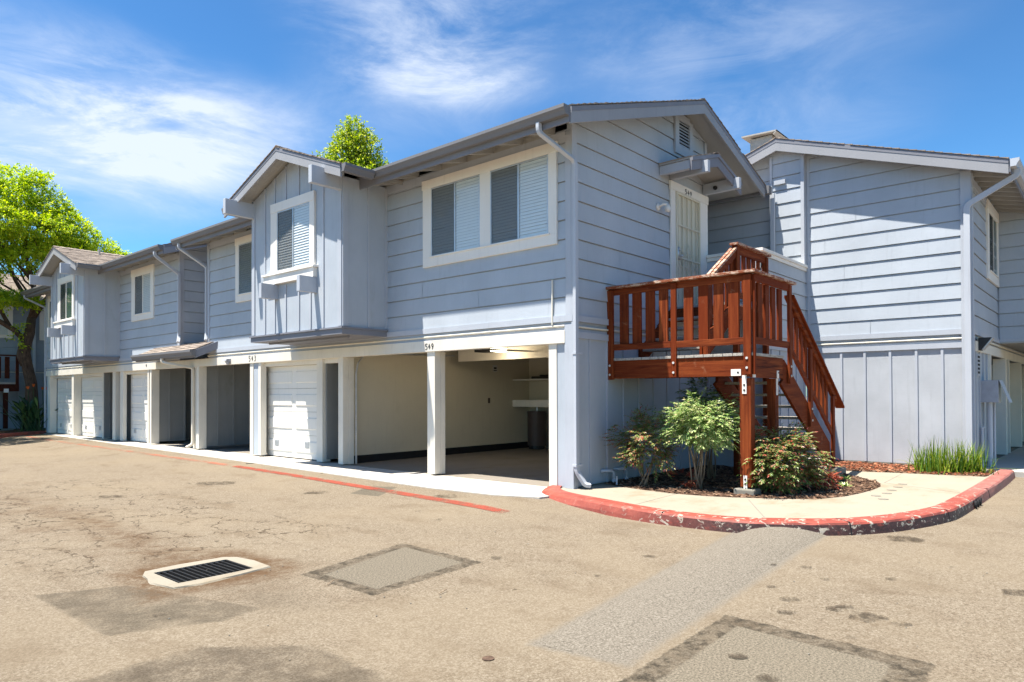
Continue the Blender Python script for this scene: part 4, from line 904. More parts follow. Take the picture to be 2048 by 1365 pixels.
# flood lamp on the beam
mb = MB(); mb.prism([(-.031, 10.17, 2.20), (-.031, 10.37, 2.20), (-.031, 10.37, 2.29), (-.031, 10.17, 2.29)], (-.03, 0, 0)); mb.prism([(-.06, 10.18, 2.29), (-.06, 10.18, 2.24), (-.15, 10.18, 2.24), (-.13, 10.18, 2.285)], (0, .17, 0)); mb.prism([(-.06, 10.20, 2.24), (-.06, 10.20, 2.15), (-.11, 10.20, 2.23)], (0, .13, 0)); mb.build('flood_lamp', M['grey'], NB)
mb = MB(); mb.tube([(-.2, 18.5, 5.5), (-.2, 18.5, 6.08)], .035, 10); mb.tube([(-.2, 18.5, 5.72), (-.2, 18.5, 5.80)], [.13, .045], 12); mb.build('roof_vent_pipe', M['chim'], LB)

# ---- garage interior behind the two open doors
G = NB
wbox(G, 'garage_wall', 'inside', .26, 6.1, 5.86, 5.93, .16, 2.6); wbox(G, 'wall_plinth', 'dark', .26, 6.05, 5.84, 5.93, 0, .155)
wbox(G, 'garage_wall', 'inside', 6.02, 6.09, .1, 5.86, .0, 2.6); wbox(G, 'garage_wall', 'inside', .11, 6.02, .085, .12, .0, 2.6)
wbox(G, 'garage_ceiling', 'inside', .101, 6.1, .12, 5.93, 2.55, 2.6); wbox(G, 'ceiling_beam', 'white', 3.0, 3.14, .13, 5.45, 2.16, 2.5)
mb = MB(); mb.box(.13, 6.02, .12, 5.84, -.04, .004); mb.build('garage_floor', M['gfloor'], G)
wbox(G, 'shelf', 'white_w', 5.35, 6.018, 3.4, 5.858, 1.765, 1.795); wbox(G, 'shelf', 'white_w', 5.35, 6.018, 3.4, 5.858, 1.09, 1.26)
wbox(G, 'switch_plate', 'heater', 4.42, 4.49, 5.848, 5.8595, 1.19, 1.32); wbox(G, 'wall_sign', 'paper', 4.60, 4.76, 5.85, 5.8595, 1.98, 2.14)
mb = MB(); mb.box(4.63, 4.73, 5.846, 5.8495, 2.04, 2.09); mb.box(4.62, 4.74, 5.846, 5.8495, 1.995, 2.02); mb.build('sign_print', M['black'], G)
mb = MB()
for yy in (5.58, 3.22): mb.tube([(.27, yy, .02), (.27, yy, 1.85), (.32, yy, 2.05), (.45, yy, 2.20), (.62, yy, 2.26), (3.0, yy, 2.30)], .019, 6)
mb.build('door_track', M['steel'], G)
ob = thing('tote', (5.7, 4.9, 1.796), 'dark flat bundle lying on the upper garage shelf', 'bundle'); mb = MB(); mb.box(5.42, 5.95, 4.4, 5.3, 1.797, 1.86); mb.box(5.5, 5.9, 4.5, 5.1, 1.861, 1.90); mb.build('bundle', M['black'], ob, bevel=.02)
wh = thing('water_heater', (5.65, 5.3, 0), 'dark water heater standing in the back corner of the open garage', 'water heater'); mb = MB(); mb.tube([(5.65, 5.3, .1), (5.65, 5.3, .98)], .24, 24); mb.build('tank', M['heater'], wh); mb = MB(); mb.tube([(5.65, 5.3, .02), (5.65, 5.3, .1)], .20, 16); mb.build('base', M['black'], wh); mb = MB(); mb.tube([(5.6, 5.25, .98), (5.6, 5.25, 1.09)], .02, 8); mb.tube([(5.72, 5.35, .98), (5.72, 5.35, 1.09)], .02, 8); mb.build('pipe', M['steel'], wh)
op = thing('garage_door_opener', (2.6, 3.9, 2.36), 'black garage door opener with lit lamp under the garage ceiling', 'opener')
mb = MB(); mb.box(2.4, 2.75, 3.9, 4.35, 2.30, 2.42); mb.box(.6, 2.4, 4.1, 4.14, 2.37, 2.39); mb.build('housing', M['black'], op, bevel=.015); mb = MB(); mb.box(2.42, 2.72, 3.70, 3.899, 2.30, 2.37); mb.build('lamp_cover', M['lamp'], op, bevel=.01)
mb = MB(); mb.tube([(1.6, 4.15, 2.36), (1.5, 4.3, 2.27), (1.52, 4.42, 2.25)], .014, 6); mb.build('release_arm', M['black'], op)
gl = bpy.data.lights.new('opener_lamp', 'POINT'); gl.energy = 5; gl.color = (1, .82, .55); gl.shadow_soft_size = .06; go = bpy.data.objects.new('opener_lamp', gl); COL.objects.link(go); go.parent = op; go.location = (0, -.12, -.12)

# ---- small porch roof between the blocks
pr_ = thing('porch_roof', (-.3, 12.6, 2.6), 'small low shingled roof with gutter bridging the gap between the two blocks', 'roof')
mb = MB(); ys_, ye_ = 10.92, 14.55; mb.prism([(-.62, ys_+.0, 2.46), (1.6, ys_, 3.02), (1.6, ys_, 2.95), (-.62, ys_, 2.38)], (0, ye_-ys_, 0)) if False else None
mb.prism([(-.46, ys_+.18, 2.525), (.0, ys_, 2.735), (.0, ys_, 2.67), (-.46, ys_+.18, 2.46)], (0, ye_-ys_, 0)); mb.prism([(.001, 11.42, 2.735), (1.6, 11.42, 3.1), (1.6, 11.42, 3.03), (.001, 11.42, 2.67)], (0, 1.6, 0)); rf = mb.build('roof_deck', M['fascia'], pr_)
sh = MB(); shingles(sh, (-.49, ys_+.18, 2.53), (0, 1, 0), (.47, 0, .215), ye_-ys_-.2, .53, (-.4, 0, 1)); shingles(sh, (.0, 11.42, 2.74), (0, 1, 0), (1.6, 0, .365), 1.6, 1.62, (-.22, 0, 1)); sh.build('shingles', M['shingle'], rf)
mb = MB(); mb.prism([(-.47, ys_+.19, 2.53), (-.01, ys_-.01, 2.75), (-.01, ys_-.01, 2.56), (-.47, ys_+.19, 2.33)], (0, -.03, 0)); mb.box(-.49, -.461, ys_+.16, ye_+.2, 2.34, 2.52); mb.build('fascia', M['fascia'], pr_)
gutter(pr_, (-.491, ys_+.14, 2.525), (-.491, ye_+.22, 2.525), (-1, 0, 0), h=.15, w=.13, mat='gutter')
spout(pr_, [(-.55, 12.86, 2.38), (-.55, 12.86, 2.28), (-.05, 12.17, 2.12), (-.05, 12.17, .14), (-.20, 12.22, .06)], (0, 1, 0), mat='spout_cream', w=.075, h=.06)

# ---- upper balcony beside the door
mb = MB(); YP = -1.086; XP = 4.27
for o_, d_, n_, s0, s1 in (((0, YP, 0), (1, 0, 0), (0, -1, 0), XP, 6.615), ((XP, 0, 0), (0, -1, 0), (-1, 0, 0), .0, 1.086)):
    siding(mb, o_, d_, n_, [(s0, 2.56), (s1, 2.56), (s1, 3.955), (s0, 3.955)])
mb.box(XP+.014, 6.6, YP+.014, YP+.09, .05, 3.95); mb.box(XP+.014, XP+.09, YP+.09, -.02, .05, 3.95); mb.box(XP+.001, 6.6, YP+.001, YP+.013, .05, 2.5); mb.box(XP+.001, XP+.013, YP+.013, -.02, .05, 2.5); bp = mb.build('balcony_parapet', M['siding'], NB)
mb = MB(); mb.box(XP-.06, 6.6, YP-.06, YP+.14, 3.985, 4.04); mb.box(XP-.06, XP+.14, YP+.14, -.06, 3.985, 4.04); mb.box(XP-.03, 6.6, YP-.035, YP-.0165, 3.915, 3.984); mb.box(XP-.035, XP-.0165, YP-.03, -.06, 3.915, 3.984); mb.build('parapet_cap', M['white_w'], bp, bevel=.004)
mb = MB(); 
for o_, d_, n_, s0, s1 in (((0, YP, 0), (1, 0, 0), (0, -1, 0), XP-.03, 6.61), ((XP, 0, 0), (0, -1, 0), (-1, 0, 0), .02, 1.10)):
    P = frame_pt(o_, d_, n_); fbox(mb, P, s0, s1, 2.222, 2.32, .0005, .032); fbox(mb, P, s0, s1, 2.466, 2.558, .0005, .034); k = s0+.04
    while k < s1: fbox(mb, P, k-.022, k+.022, .05, 2.22, .0005, .02); k += .44
mb.build('batten', M['trim'], bp); wbox(NB, 'balcony_floor', 'deck', XP, 6.6, YP+.09, 1.6, 2.85, 2.93)

# ================================================================== right-hand block
RB = thing('apartment_building', (11, -1, 0), 'right-hand blue-grey apartment block with a tall plain gabled wall in full sun', 'building')
X2, YC = 6.62, -3.96; PR = frame_pt((X2, 0, 0), (0, -1, 0), (-1, 0, 0)); RY, RZ = -.62, 6.70
rt_ = lambda s_: RZ-.115-SL*abs(s_-.62)
mb = MB(); poly = [(-1.7, 2.56), (3.96, 2.56), (3.96, rt_(3.96)), (.62, rt_(.62)), (-1.7, rt_(-1.7))]; siding(mb, (X2, 0, 0), (0, -1, 0), (-1, 0, 0), poly)
mb.prism([PR(s_, z, -.014) for s_, z in [(-1.7, 2.3), (3.958, 2.3)]+poly[2:]], (.08, 0, 0)); mb.build('gable_wall', M['siding'], RB)
mb = MB(); siding(mb, (6.49, 0, 0), (0, -1, 0), (-1, 0, 0), [(.43, 2.56), (1.086, 2.56), (1.086, rt_(1.0)-.01), (.62, rt_(.62)), (.43, rt_(.43))]); mb.box(6.504, 6.62, -1.084, -.432, 2.2, 6.3); mb.build('chase', M['siding'], RB)
mb = MB(); mb.box(6.452, 6.4885, -1.125, -1.055, 4.0, 6.33); mb.box(6.4885, 6.61, -1.125, -1.0865, 4.0, 6.33); mb.box(6.452, 6.4885, -.47, -.42, 2.3, 6.4)
fbox(mb, PR, 1.13, 1.19, 2.56, 6.3, .0165, .022)
fbox(mb, PR, 3.82, 3.985, .05, 5.40, .0165, .042); mb.box(X2-.0155, X2+.12, YC-.04, YC-.0165, .05, 5.35); mb.build_each('corner_board', M['trim'], RB, bevel=.003)
mb = MB(); mb.prism([PR(1.09, .08, 0), PR(3.958, .08, 0), PR(3.958, 2.36, 0), PR(1.09, 2.36, 0)], (.08, 0, 0)); mb.build('lower_wall', M['rough_h'], RB)
mb = MB()
for y in (1.33, 1.77, 2.20, 2.65, 3.09, 3.51): fbox(mb, PR, y-.022, y+.022, .08, 2.22, .0005, .024)
fbox(mb, PR, 1.19, 3.82, 2.222, 2.320, .0005, .034); fbox(mb, PR, 1.19, 3.82, 2.466, 2.558, .0005, .036); mb.build('batten', M['trim'], RB)
mb = MB(); mb.box(X2-.001, X2+.08, -3.96, -1.1, .0, .0795); mb.build('foundation', M['footing'], RB)
mb = MB(); mb.tube([PR(1.09, 2.392, .016), PR(3.82, 2.392, .016)], .017, 8); mb.build('cable_conduit', M['cream'], RB)
rf, z_a, z_b = gable_roof(RB, 'x', 0, RY, -4.57, 3.2, 6.32, 28, RZ)
rake(RB, [(6.32, -4.57, z_a), (6.32, RY, RZ), (6.32, 3.2, z_b)], (-1, 0, 0), h=.25)
mb = MB(); mb.box(6.30, 28, -4.595, -4.571, z_a-.22, z_a-.01); mb.build('fascia', M['fascia'], RB)
gutter(RB, (6.27, -4.596, z_a-.005), (28, -4.596, z_a-.005), (0, -1, 0), mat='spout')
mb = MB(); x = 6.75
while x < 16: mb.prism([(x, -4.57, z_a-.101), (x, -3.95, z_a-.101+.2), (x, -3.95, z_a-.101+.05), (x, -4.57, z_a-.20)], (.045, 0, 0)); x += .41
mb.build_each('rafter_tail', M['soffit'], RB)
# side wall, upper and lower
PS = frame_pt((0, YC, 0), (1, 0, 0), (0, -1, 0))
mb = MB(); siding(mb, (0, YC, 0), (1, 0, 0), (0, -1, 0), [(6.62, 2.56), (10.1, 2.56), (10.1, 5.40), (6.62, 5.40)]); mb.box(6.62, 28, YC+.014, YC+.09, 2.34, 5.5)
siding(mb, (10.1, 0, 0), (0, -1, 0), (-1, 0, 0), [(3.96, 2.56), (9.5, 2.56), (9.5, 5.55), (3.96, 5.55)]); mb.box(10.114, 28, -9.5, YC, 2.50, 5.54); mb.build('side_wall', M['siding'], RB)
mb = MB(); fbox(mb, PS, 6.74, 10.09, 2.466, 2.558, .0005, .036); mb.box(10.066, 10.0995, -9.5, YC, 2.466, 2.558); mb.box(10.06, 10.1, YC-.04, YC-.0365, 2.56, 5.2); fbox(mb, PS, 6.74, 10.09, 5.17, 5.30, .0165, .03); mb.build('belt_board', M['trim'], RB)
mb = MB(); mb.box(10.06, 28, -9.6, YC, 2.47, 2.499); mb.build('overhang_soffit', M['soffit'], RB)
mb = MB(); mb.prism([(9.8, -4.57, 5.53), (28, -4.57, 5.53), (28, -9.9, 5.53), (9.8, -9.9, 5.53)], (0, 0, .1)); mb.build('side_roof', M['soffit'], RB)
window(RB, (0, YC, 0), (1, 0, 0), (0, -1, 0), 8.46, 10.04, 3.68, 5.26, [(8.66, 9.86, 3.86, 5.06)], sash='white_w', blinds=False)
mb = MB(); fbox(mb, PS, 6.9, 28, 2.17, 2.352, -.02, .035); mb.build('header_beam', M['white'], RB, bevel=.003)
mb = MB(); mb.box(6.62, 8.60, YC+.001, YC+.08, .05, 2.34); mb.build('lower_wall', M['siding_v'], RB)
mb = MB()
for x in (7.0, 7.45, 7.9, 8.35): fbox(mb, PS, x-.022, x+.022, .05, 2.168, .0005, .024)
mb.build('batten', M['trim'], RB)
mb = MB(); mb.tube([PS(7.2, 2.41, .02), PS(28, 2.41, .02)], .022, 8); mb.build('cable_conduit', M['cream'], RB)
mb = MB(); fbox(mb, PS, 7.08, 7.36, 1.72, 2.12, .0005, .03); v = mb.build('wall_vent', M['trim'], RB); mb = MB()
for i in range(5): fbox(mb, PS, 7.11, 7.33, 1.76+i*.072, 1.80+i*.072, .0305, .034)
mb.build('louvre', M['dark'], v)
wbox(RB, 'post', 'white', 8.60, 8.66, YC-.05, YC-.0, .0, 2.169); wbox(RB, 'post', 'white', 10.80, 11.0, YC-.06, YC+.18, .02, 2.169, bevel=.004); wbox(RB, 'post', 'white', 11.4, 11.5, YC-.06, YC+.0, .02, 2.169); wbox(RB, 'post', 'white', 13.78, 13.95, YC-.06, YC+.22, .02, 2.169)
mb = MB(); mb.box(8.66, 28, YC+1.6, YC+1.66, 0, 2.3); mb.box(10.74, 10.80, YC+.2, YC+1.6, 0, 2.3); mb.box(8.62, 8.68, YC+.1, YC+1.6, 0, 2.3); mb.build('recess_wall', M['siding_v'], RB)
garage_door(RB, frame_pt((0, YC+.26, 0), (1, 0, 0), (0, -1, 0)), 11.55, 13.75, vents=False); garage_door(RB, frame_pt((0, YC+.26, 0), (1, 0, 0), (0, -1, 0)), 14.0, 16.3, vents=False); wbox(RB, 'post', 'white', 16.3, 16.5, YC-.06, YC+.22, .02, 2.169); wbox(RB, 'floor', 'gfloor', 8.6, 28, YC, YC+1.7, -.05, .0)
mb = MB(); mb.box(10.1, 28, YC+.1, YC+1.6, 2.3, 2.34); mb.box(8.6, 10.1, YC+.1, YC+1.6, 2.3, 2.34); mb.build('alcove_ceiling', M['soffit'], RB)
mb = MB(); mb.prism([(7.62, YC-.0005, 1.22), (8.0, YC-.0005, 1.22), (8.0, YC-.0005, 1.64), (7.62, YC-.0005, 1.64)], (0, -.28, 0)); e = mb.build('meter_box', M['grey'], RB, bevel=.006); mb = MB(); mb.prism([(7.62, YC-.29, 1.64), (8.0, YC-.29, 1.64), (8.05, YC-.44, 1.22), (7.67, YC-.44, 1.22)], (0, -.012, 0)); mb.build('box_lid', M['spout'], e)
mb = MB(); mb.tube([(7.75, YC-.13, 1.22), (7.75, YC-.13, .0)], .045, 10); mb.tube([(7.93, YC-.18, 1.22), (7.93, YC-.18, 0)], .02, 8); mb.tube([(7.4, YC-.05, 0), (7.4, YC-.05, .75), (7.6, YC-.05, .75)], .022, 8); mb.build('riser_pipe', M['spout'], RB)
mb = MB(); mb.prism([(7.15, YC-.036, 2.19), (7.15, YC-.036, 2.42), (7.15, YC-.24, 2.42), (7.15, YC-.07, 2.19)], (.26, 0, 0)); fl = mb.build('wall_pack_lamp', M['black'], RB); mb = MB(); mb.prism([(7.16, YC-.245, 2.415), (7.40, YC-.245, 2.415), (7.40, YC-.09, 2.20), (7.16, YC-.09, 2.20)], (0, -.012, -.008)); mb.build('lamp_lens', M['alu'], fl)
spout(RB, [(6.50, -4.67, z_a-.13), (6.50, -4.67, z_a-.24), (6.545, -3.925, z_a-.62), (6.545, -3.925, .12)], (0, 1, 0), w=.10, h=.06)
mb = MB(); mb.box(6.57, 6.6, -4.0, -3.86, 1.66, 1.68); mb.build('spout_strap', M['spout'], RB)
mb = MB(); mb.prism([(8.9, .45, 6.0), (10.2, .45, 6.0), (10.2, 1.0, 6.0), (8.9, 1.0, 6.0)], (0, 0, 1.78)); ch = mb.build('chimney', M['chim'], RB); mb = MB(); mb.prism([(8.75, .28, 7.79), (10.35, .28, 7.79), (10.35, 1.16, 7.83), (8.75, 1.16, 7.83)], (0, 0, .035)); mb.prism([(8.75, .28, 7.79), (8.75, .36, 7.72), (10.35, .36, 7.72), (10.35, .28, 7.79)], (0, 0, .03)); mb.build('chimney_cap', M['chim'], ch)
# eave end of the near block where it meets the chase
gutter(NB, (6.17, -.42, 5.72), (6.17, 1.2, 5.72), (1, 0, 0)); mb = MB(); mb.box(6.15, 6.31, -.52, -.42, 5.56, 5.72); mb.build_each('gutter_end', M['gutter'], NB)
spout(NB, [(6.40, -.50, 5.60), (6.40, -.50, 3.9)], (0, 1, 0), w=.09, h=.05)
mb = MB(); mb.prism([(6.13, -.34, 5.70), (6.64, -.34, 5.86), (6.64, -.34, 5.80), (6.13, -.34, 5.62)], (0, 3.5, 0)); mb.build('roof_cricket', M['soffit'], NB); mb = MB(); mb.box(6.43, 6.485, -.75, -.52, 5.78, 5.87); mb.build('wall_patch', M['trim'], RB)
flat('driveway_pad', [(6.98, -3.9), (6.98, -4.3), (7.4, -5.6), (28, -5.6), (28, -3.9)], -.005, M['apron'], 'concrete driveway pad by the right-hand garages')

# ================================================================== wooden stairs
ST = thing('wooden_staircase', (2.2, -1.3, 0), 'red stained wooden staircase and landing with slatted railings leading up to the door', 'staircase')
def wd(name, ax, *a, bevel=.004): mb = MB(); mb.box(*a); return mb.build(name, M['wood_'+ax] if ax in 'xyz' else M[ax], ST, bevel=bevel)
XA, YL = .93, -2.284
wd('rim_joist', 'y', XA, XA+.045, -2.24, -.005, 1.64, 1.912); wd('rim_joist', 'x', XA, 2.045, YL, -2.245, 1.62, 1.912); wd('rim_joist', 'y', 2.0, 2.044, -2.24, -.005, 1.66, 1.912)
for k in range(4): wd('floor_joist', 'x', XA+.05, 1.995, -.45-.5*k, -.41-.5*k, 1.72, 1.911, bevel=0)
k = 0; y = YL-.015
while y < -.03: wd('deck_board', 'deck', XA-.018, 2.06, y, min(y+.135, -.01), 1.914, 1.952, bevel=.003); y += .142
# posts
P1 = wd('post', 'z', XA+.002, XA+.14, -2.262, -2.105, .145, 1.612, bevel=.006); wd('post', 'z', 1.80, 1.93, -2.262, -2.14, .16, 1.618, bevel=.006)
mb = MB(); mb.box(XA-.055, XA+.20, -2.32, -2.03, -.02, .125); mb.build('footing', M['footing'], ST, bevel=.02)
mb = MB(); mb.box(1.70, 2.02, -2.33, -2.02, -.02, .10); mb.build('footing', M['footing'], ST, bevel=.02)
mb = MB(); mb.box(XA-.006, XA+.001, -2.205, -2.155, .125, .30); mb.box(XA-.008, XA-.0005, -2.13, -1.99, 1.645, 1.735); mb.box(XA-.006, XA+.001, -2.205, -2.145, 1.40, 1.65); mb.box(1.80, 1.87, YL-.008, YL-.0005, 1.62, 1.73); mb.box(1.83, 1.885, -2.27, -2.2625, 1.38, 1.62); mb.box(XA+.01, XA+.10, YL-.008, YL-.0005, 1.62, 1.66); br = mb.build_each('post_bracket', M['white_w'], ST)
mb = MB()
for y, z in ((-2.18, .19), (-2.18, .25), (-2.175, 1.45), (-2.175, 1.52), (-2.09, 1.69)): mb.tube([(XA-.012, y, z), (XA-.006, y, z)], .014, 8)
for x, z in ((1.87, 1.44), (1.87, 1.54), (1.85, 1.70)): mb.tube([(x, YL-.012, z), (x, YL-.008, z)], .012, 8)
mb.build_each('bracket_bolt', M['iron'], br)
# landing railing, front (plane x) and right side (plane y)
def rpost(x0, x1, y0, y1, z0, z1): return wd('rail_post', 'z', x0, x1, y0, y1, z0, z1, bevel=.005)
rpost(XA-.04, XA-.001, -.115, -.004, 1.625, 3.0); rpost(XA-.04, XA-.001, -1.184, -1.098, 1.64, 3.0); rpost(XA-.045, XA+.04, -2.285, -2.178, 1.66, 3.0) if False else wd('rail_post', 'z', XA-.045, XA-.002, -2.285, -2.18, 1.66, 3.0)
wd('rail_post', 'z', XA-.002, XA+.045, -2.325, -2.286, 1.66, 3.0); rpost(2.20, 2.31, -2.33, -2.29, 1.55, 3.0)
wd('cap_rail', 'cap', XA-.075, XA+.085, -2.36, -.006, 3.022, 3.060); wd('cap_rail', 'cap', XA+.0855, 2.42, -2.36, -2.20, 3.020, 3.058)
wd('top_rail', 'y', XA+.0, XA+.038, -2.282, -.004, 2.925, 3.019); wd('top_rail', 'x', XA+.046, 2.20, -2.322, -2.286, 2.915, 3.018)
wd('bottom_rail', 'y', XA-.0395, XA-.002, -1.097, -.116, 2.072, 2.166); wd('bottom_rail', 'y', XA-.0395, XA-.002, -2.178, -1.185, 2.066, 2.160); wd('bottom_rail', 'x', XA+.046, 2.20, -2.322, -2.286, 2.07, 2.165)
for a, b in ((.209, .359), (.433, .586), (.661, .812), (.885, 1.031), (1.284, 1.426), (1.511, 1.655), (1.736, 1.883), (1.954, 2.10)): wd('baluster', 'z', XA+.0005, XA+.034, -b, -a, 2.085, 2.924)
for a, b in ((1.147, 1.300), (1.402, 1.546), (1.631, 1.780), (1.881, 2.03)): wd('baluster', 'z', a, b, -2.2855, -2.252, 2.085, 2.914)
def bolts(par, pts):
    mb = MB()
    for p, d in pts: p = Vector(p); d = Vector(d); mb.tube([p, p+d*.010], .017, 10)
    mb.build_each('bolt', M['bolt'], par)
bolts(ST, [((XA-.041, -.055, 1.70), (-1, 0, 0)), ((XA-.041, -.055, 1.84), (-1, 0, 0)), ((XA-.041, -1.141, 1.71), (-1, 0, 0)), ((XA-.041, -1.141, 1.85), (-1, 0, 0)), ((XA-.046, -2.23, 1.75), (-1, 0, 0)), ((XA-.046, -2.23, 1.88), (-1, 0, 0)), ((XA+.055, YL-.001, 1.73), (0, -1, 0)), ((XA+.055, YL-.001, 1.89), (0, -1, 0)), ((2.25, -2.331, 1.66), (0, -1, 0)), ((2.25, -2.331, 1.80), (0, -1, 0)), ((3.15, -2.331, 1.16), (0, -1, 0)), ((3.15, -2.331, .98), (0, -1, 0))])
# first flight
def stringer(y, t=.045): mb = MB(); mb.prism([(1.95, y, 1.55), (2.05, y, 1.60), (2.05, y, 1.90), (2.10, y, 1.90), (4.16, y, .575), (4.19, y, .17), (4.14, y, .15)], (0, t, 0)); return mb.build('stringer', M['wood_x'], ST, bevel=.004)
stringer(YL); stringer(-1.28)
n = 9
for k in range(1, n+1): z = 1.952-.1835*k; x = 2.05+.2335*(k-1)+.0; mb = MB(); mb.box(x, x+.27, YL+.047, -1.282, z-.04, z); mb.build('tread', M['deck'], ST, bevel=.004)
mb = MB(); mb.box(3.80, 4.44, -2.46, -1.05, -.02, .148); mb.build('stair_footing', M['footing'], ST, bevel=.015)
rpost(4.20, 4.305, -2.33, -2.285, .16, 1.36) if False else wd('rail_post', 'z', 4.19, 4.30, -2.33, -2.2855, .15, 1.36); wd('rail_post', 'z', 3.09, 3.20, -2.33, -2.2855, .88, 2.10)
def slope_piece(name, x0, z0, x1, z1, y, w, h, mat='wood_x'): mb = MB(); mb.prism([(x0, y, z0), (x1, y, z1), (x1, y, z1-h), (x0, y, z0-h)], (0, w, 0)); return mb.build(name, M[mat], ST, bevel=.004)
sl_ = -(2.87-1.19)/(4.78-2.37)
for yy, q in ((YL, 1),):
    slope_piece('cap_rail', 2.315, 2.87, 4.74, 2.87+sl_*2.425, yy-.075, .15, .038); slope_piece('top_rail', 2.32, 2.825, 4.42, 2.825+sl_*2.10, yy-.0005-.038, .036, .10)
    slope_piece('bottom_rail', 2.32, 2.10, 4.20, 2.10+sl_*1.88, yy-.038, .036, .10)
    x = 2.40
    while x < 4.12:
        if not 3.0 < x < 3.19:
            zt_, zb_ = 2.76+sl_*(x-2.32), 2.07+sl_*(x-2.32); mb = MB(); mb.prism([(x, yy+.0, zb_), (x+.10, yy, zb_+sl_*.10), (x+.10, yy, zt_+sl_*.10), (x, yy, zt_)], (0, .034, 0)); mb.build('baluster', M['wood_z'], ST, bevel=.003)
        x += .197
# inner railing of the first flight
y_in = -1.27
# second flight and top landing
for k in range(1, 5): z = 1.952+.19*k; x = 1.86+.27*(k-1); mb = MB(); mb.box(x, x+.29, -1.09, -.06, z-.04, z); mb.build('tread', M['deck'], ST, bevel=.004)
for yy in (-1.14, -.055): mb = MB(); mb.prism([(1.80, yy, 1.955), (1.98, yy, 1.955), (3.0, yy, 2.66), (3.0, yy, 2.90), (2.88, yy, 2.90), (1.80, yy, 2.15)], (0, .045, 0)); mb.build('stringer', M['wood_x'], ST, bevel=.004)
y = -1.09; 
while y < -.03: wd('deck_board', 'deck', 2.90, XP-.02, y, min(y+.135, -.01), 2.89, 2.93, bevel=.003); y += .142
wd('rim_joist', 'x', 2.90, XP-.02, -1.14, -1.095, 2.66, 2.888); wd('rim_joist', 'y', 2.86, 2.899, -1.09, -.02, 2.66, 2.888)
wd('post', 'z', 2.905, 3.0, -1.235, -1.145, .05, 3.86); wd('post', 'z', 4.16, 4.25, -1.235, -1.145, .05, 3.84)
wd('cap_rail', 'cap', 2.86, 4.30, -1.27, -1.12, 3.862, 3.90); wd('top_rail', 'x', 3.001, 4.159, -1.21, -1.17, 3.73, 3.861); wd('bottom_rail', 'x', 3.001, 4.159, -1.21, -1.17, 3.0, 3.10)
for x in (3.06, 3.28, 3.49, 3.70, 3.91): wd('baluster', 'z', x, x+.12, -1.1695, -1.140, 3.02, 3.80)
slope_piece('cap_rail', 1.90, 3.20, 2.92, 3.84, -1.23, .05, .05, 'cap'); slope_piece('cap_rail', 1.90, 3.20, 2.92, 3.84, -1.16, .05, .05, 'cap'); slope_piece('top_rail', 1.90, 3.14, 2.92, 3.78, -1.215, .036, .11)
slope_piece('bottom_rail', 1.90, 2.36, 2.92, 3.00, -1.215, .036, .09); wd('rail_post', 'z', 1.82, 1.90, -1.225, -1.142, 1.955, 3.20)
for x in (2.0, 2.2, 2.4, 2.6, 2.78): zb_ = 2.33+(x-1.9)*.627; mb = MB(); mb.prism([(x, -1.178, zb_), (x+.10, -1.178, zb_+.06), (x+.10, -1.178, zb_+.80), (x, -1.178, zb_+.74)], (0, .03, 0)); mb.build('baluster', M['wood_z'], ST)

# ================================================================== far-left building behind the tree
FB = thing('apartment_building', (-2, 31, 0), 'shaded blue-grey apartment building behind the tree at the far left', 'building'); YF = 28.3
PB = frame_pt((0, YF, 0), (1, 0, 0), (0, -1, 0))
mb = MB(); siding(mb, (0, YF, 0), (1, 0, 0), (0, -1, 0), [(-14, 2.56), (5, 2.56), (5, 5.5), (-14, 5.5)]); mb.box(-14, 5, YF+.014, YF+.1, 0, 5.5); mb.box(-14, -13.9, YF+.1, YF+8, 0, 5.5); mb.box(4.9, 5, YF+.1, YF+8, 0, 5.5); mb.build('front_wall', M['siding_shade'], FB)
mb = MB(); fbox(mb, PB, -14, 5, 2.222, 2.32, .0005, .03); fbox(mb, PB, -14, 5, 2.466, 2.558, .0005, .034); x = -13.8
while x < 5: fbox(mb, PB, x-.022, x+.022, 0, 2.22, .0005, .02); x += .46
mb.build('batten', M['siding_shade'], FB); mb = MB(); mb.tube([PB(-14, 2.392, .015), PB(5, 2.392, .015)], .017, 6); mb.build('cable_conduit', M['cream'], FB)
mb = MB(); mb.prism([(-14.4, YF-.55, 5.36), (-14.4, YF+4, 7.0), (-14.4, YF+4, 6.9), (-14.4, YF-.55, 5.26)], (19.8, 0, 0)); mb.prism([(-14.4, YF+4.001, 7.0), (-14.4, YF+8.5, 5.4), (-14.4, YF+8.5, 5.3), (-14.4, YF+4.001, 6.9)], (19.8, 0, 0)); rf = mb.build('roof', M['soffit'], FB)
sh = MB(); shingles(sh, (-6, YF-.55, 5.36), (1, 0, 0), (0, 4.55, 1.64), 11.4, 4.83, (0, -.36, 1)); sh.build('shingles', M['shingle'], rf)
gutter(FB, (-14.4, YF-.56, 5.35), (5.4, YF-.56, 5.35), (0, -1, 0))
window(FB, (0, YF, 0), (1, 0, 0), (0, -1, 0), -1.9, -.22, 3.78, 5.1, [(-1.75, -.36, 3.9, 4.95)], sash='white_w'); window(FB, (0, YF, 0), (1, 0, 0), (0, -1, 0), .72, 2.1, 3.76, 5.1, [(.90, 1.95, 3.92, 4.92)], sash='white_w', blinds=False)
spout(FB, [(.52, YF-.62, 5.2), (.52, YF-.62, 5.1), (.52, YF-.07, 4.8), (.52, YF-.07, .1)], (1, 0, 0), w=.10)
ls = thing('wooden_landing', (-1.2, 27.4, 0), 'dark red wooden stair landing on a post, at the left edge in the shade', 'landing')
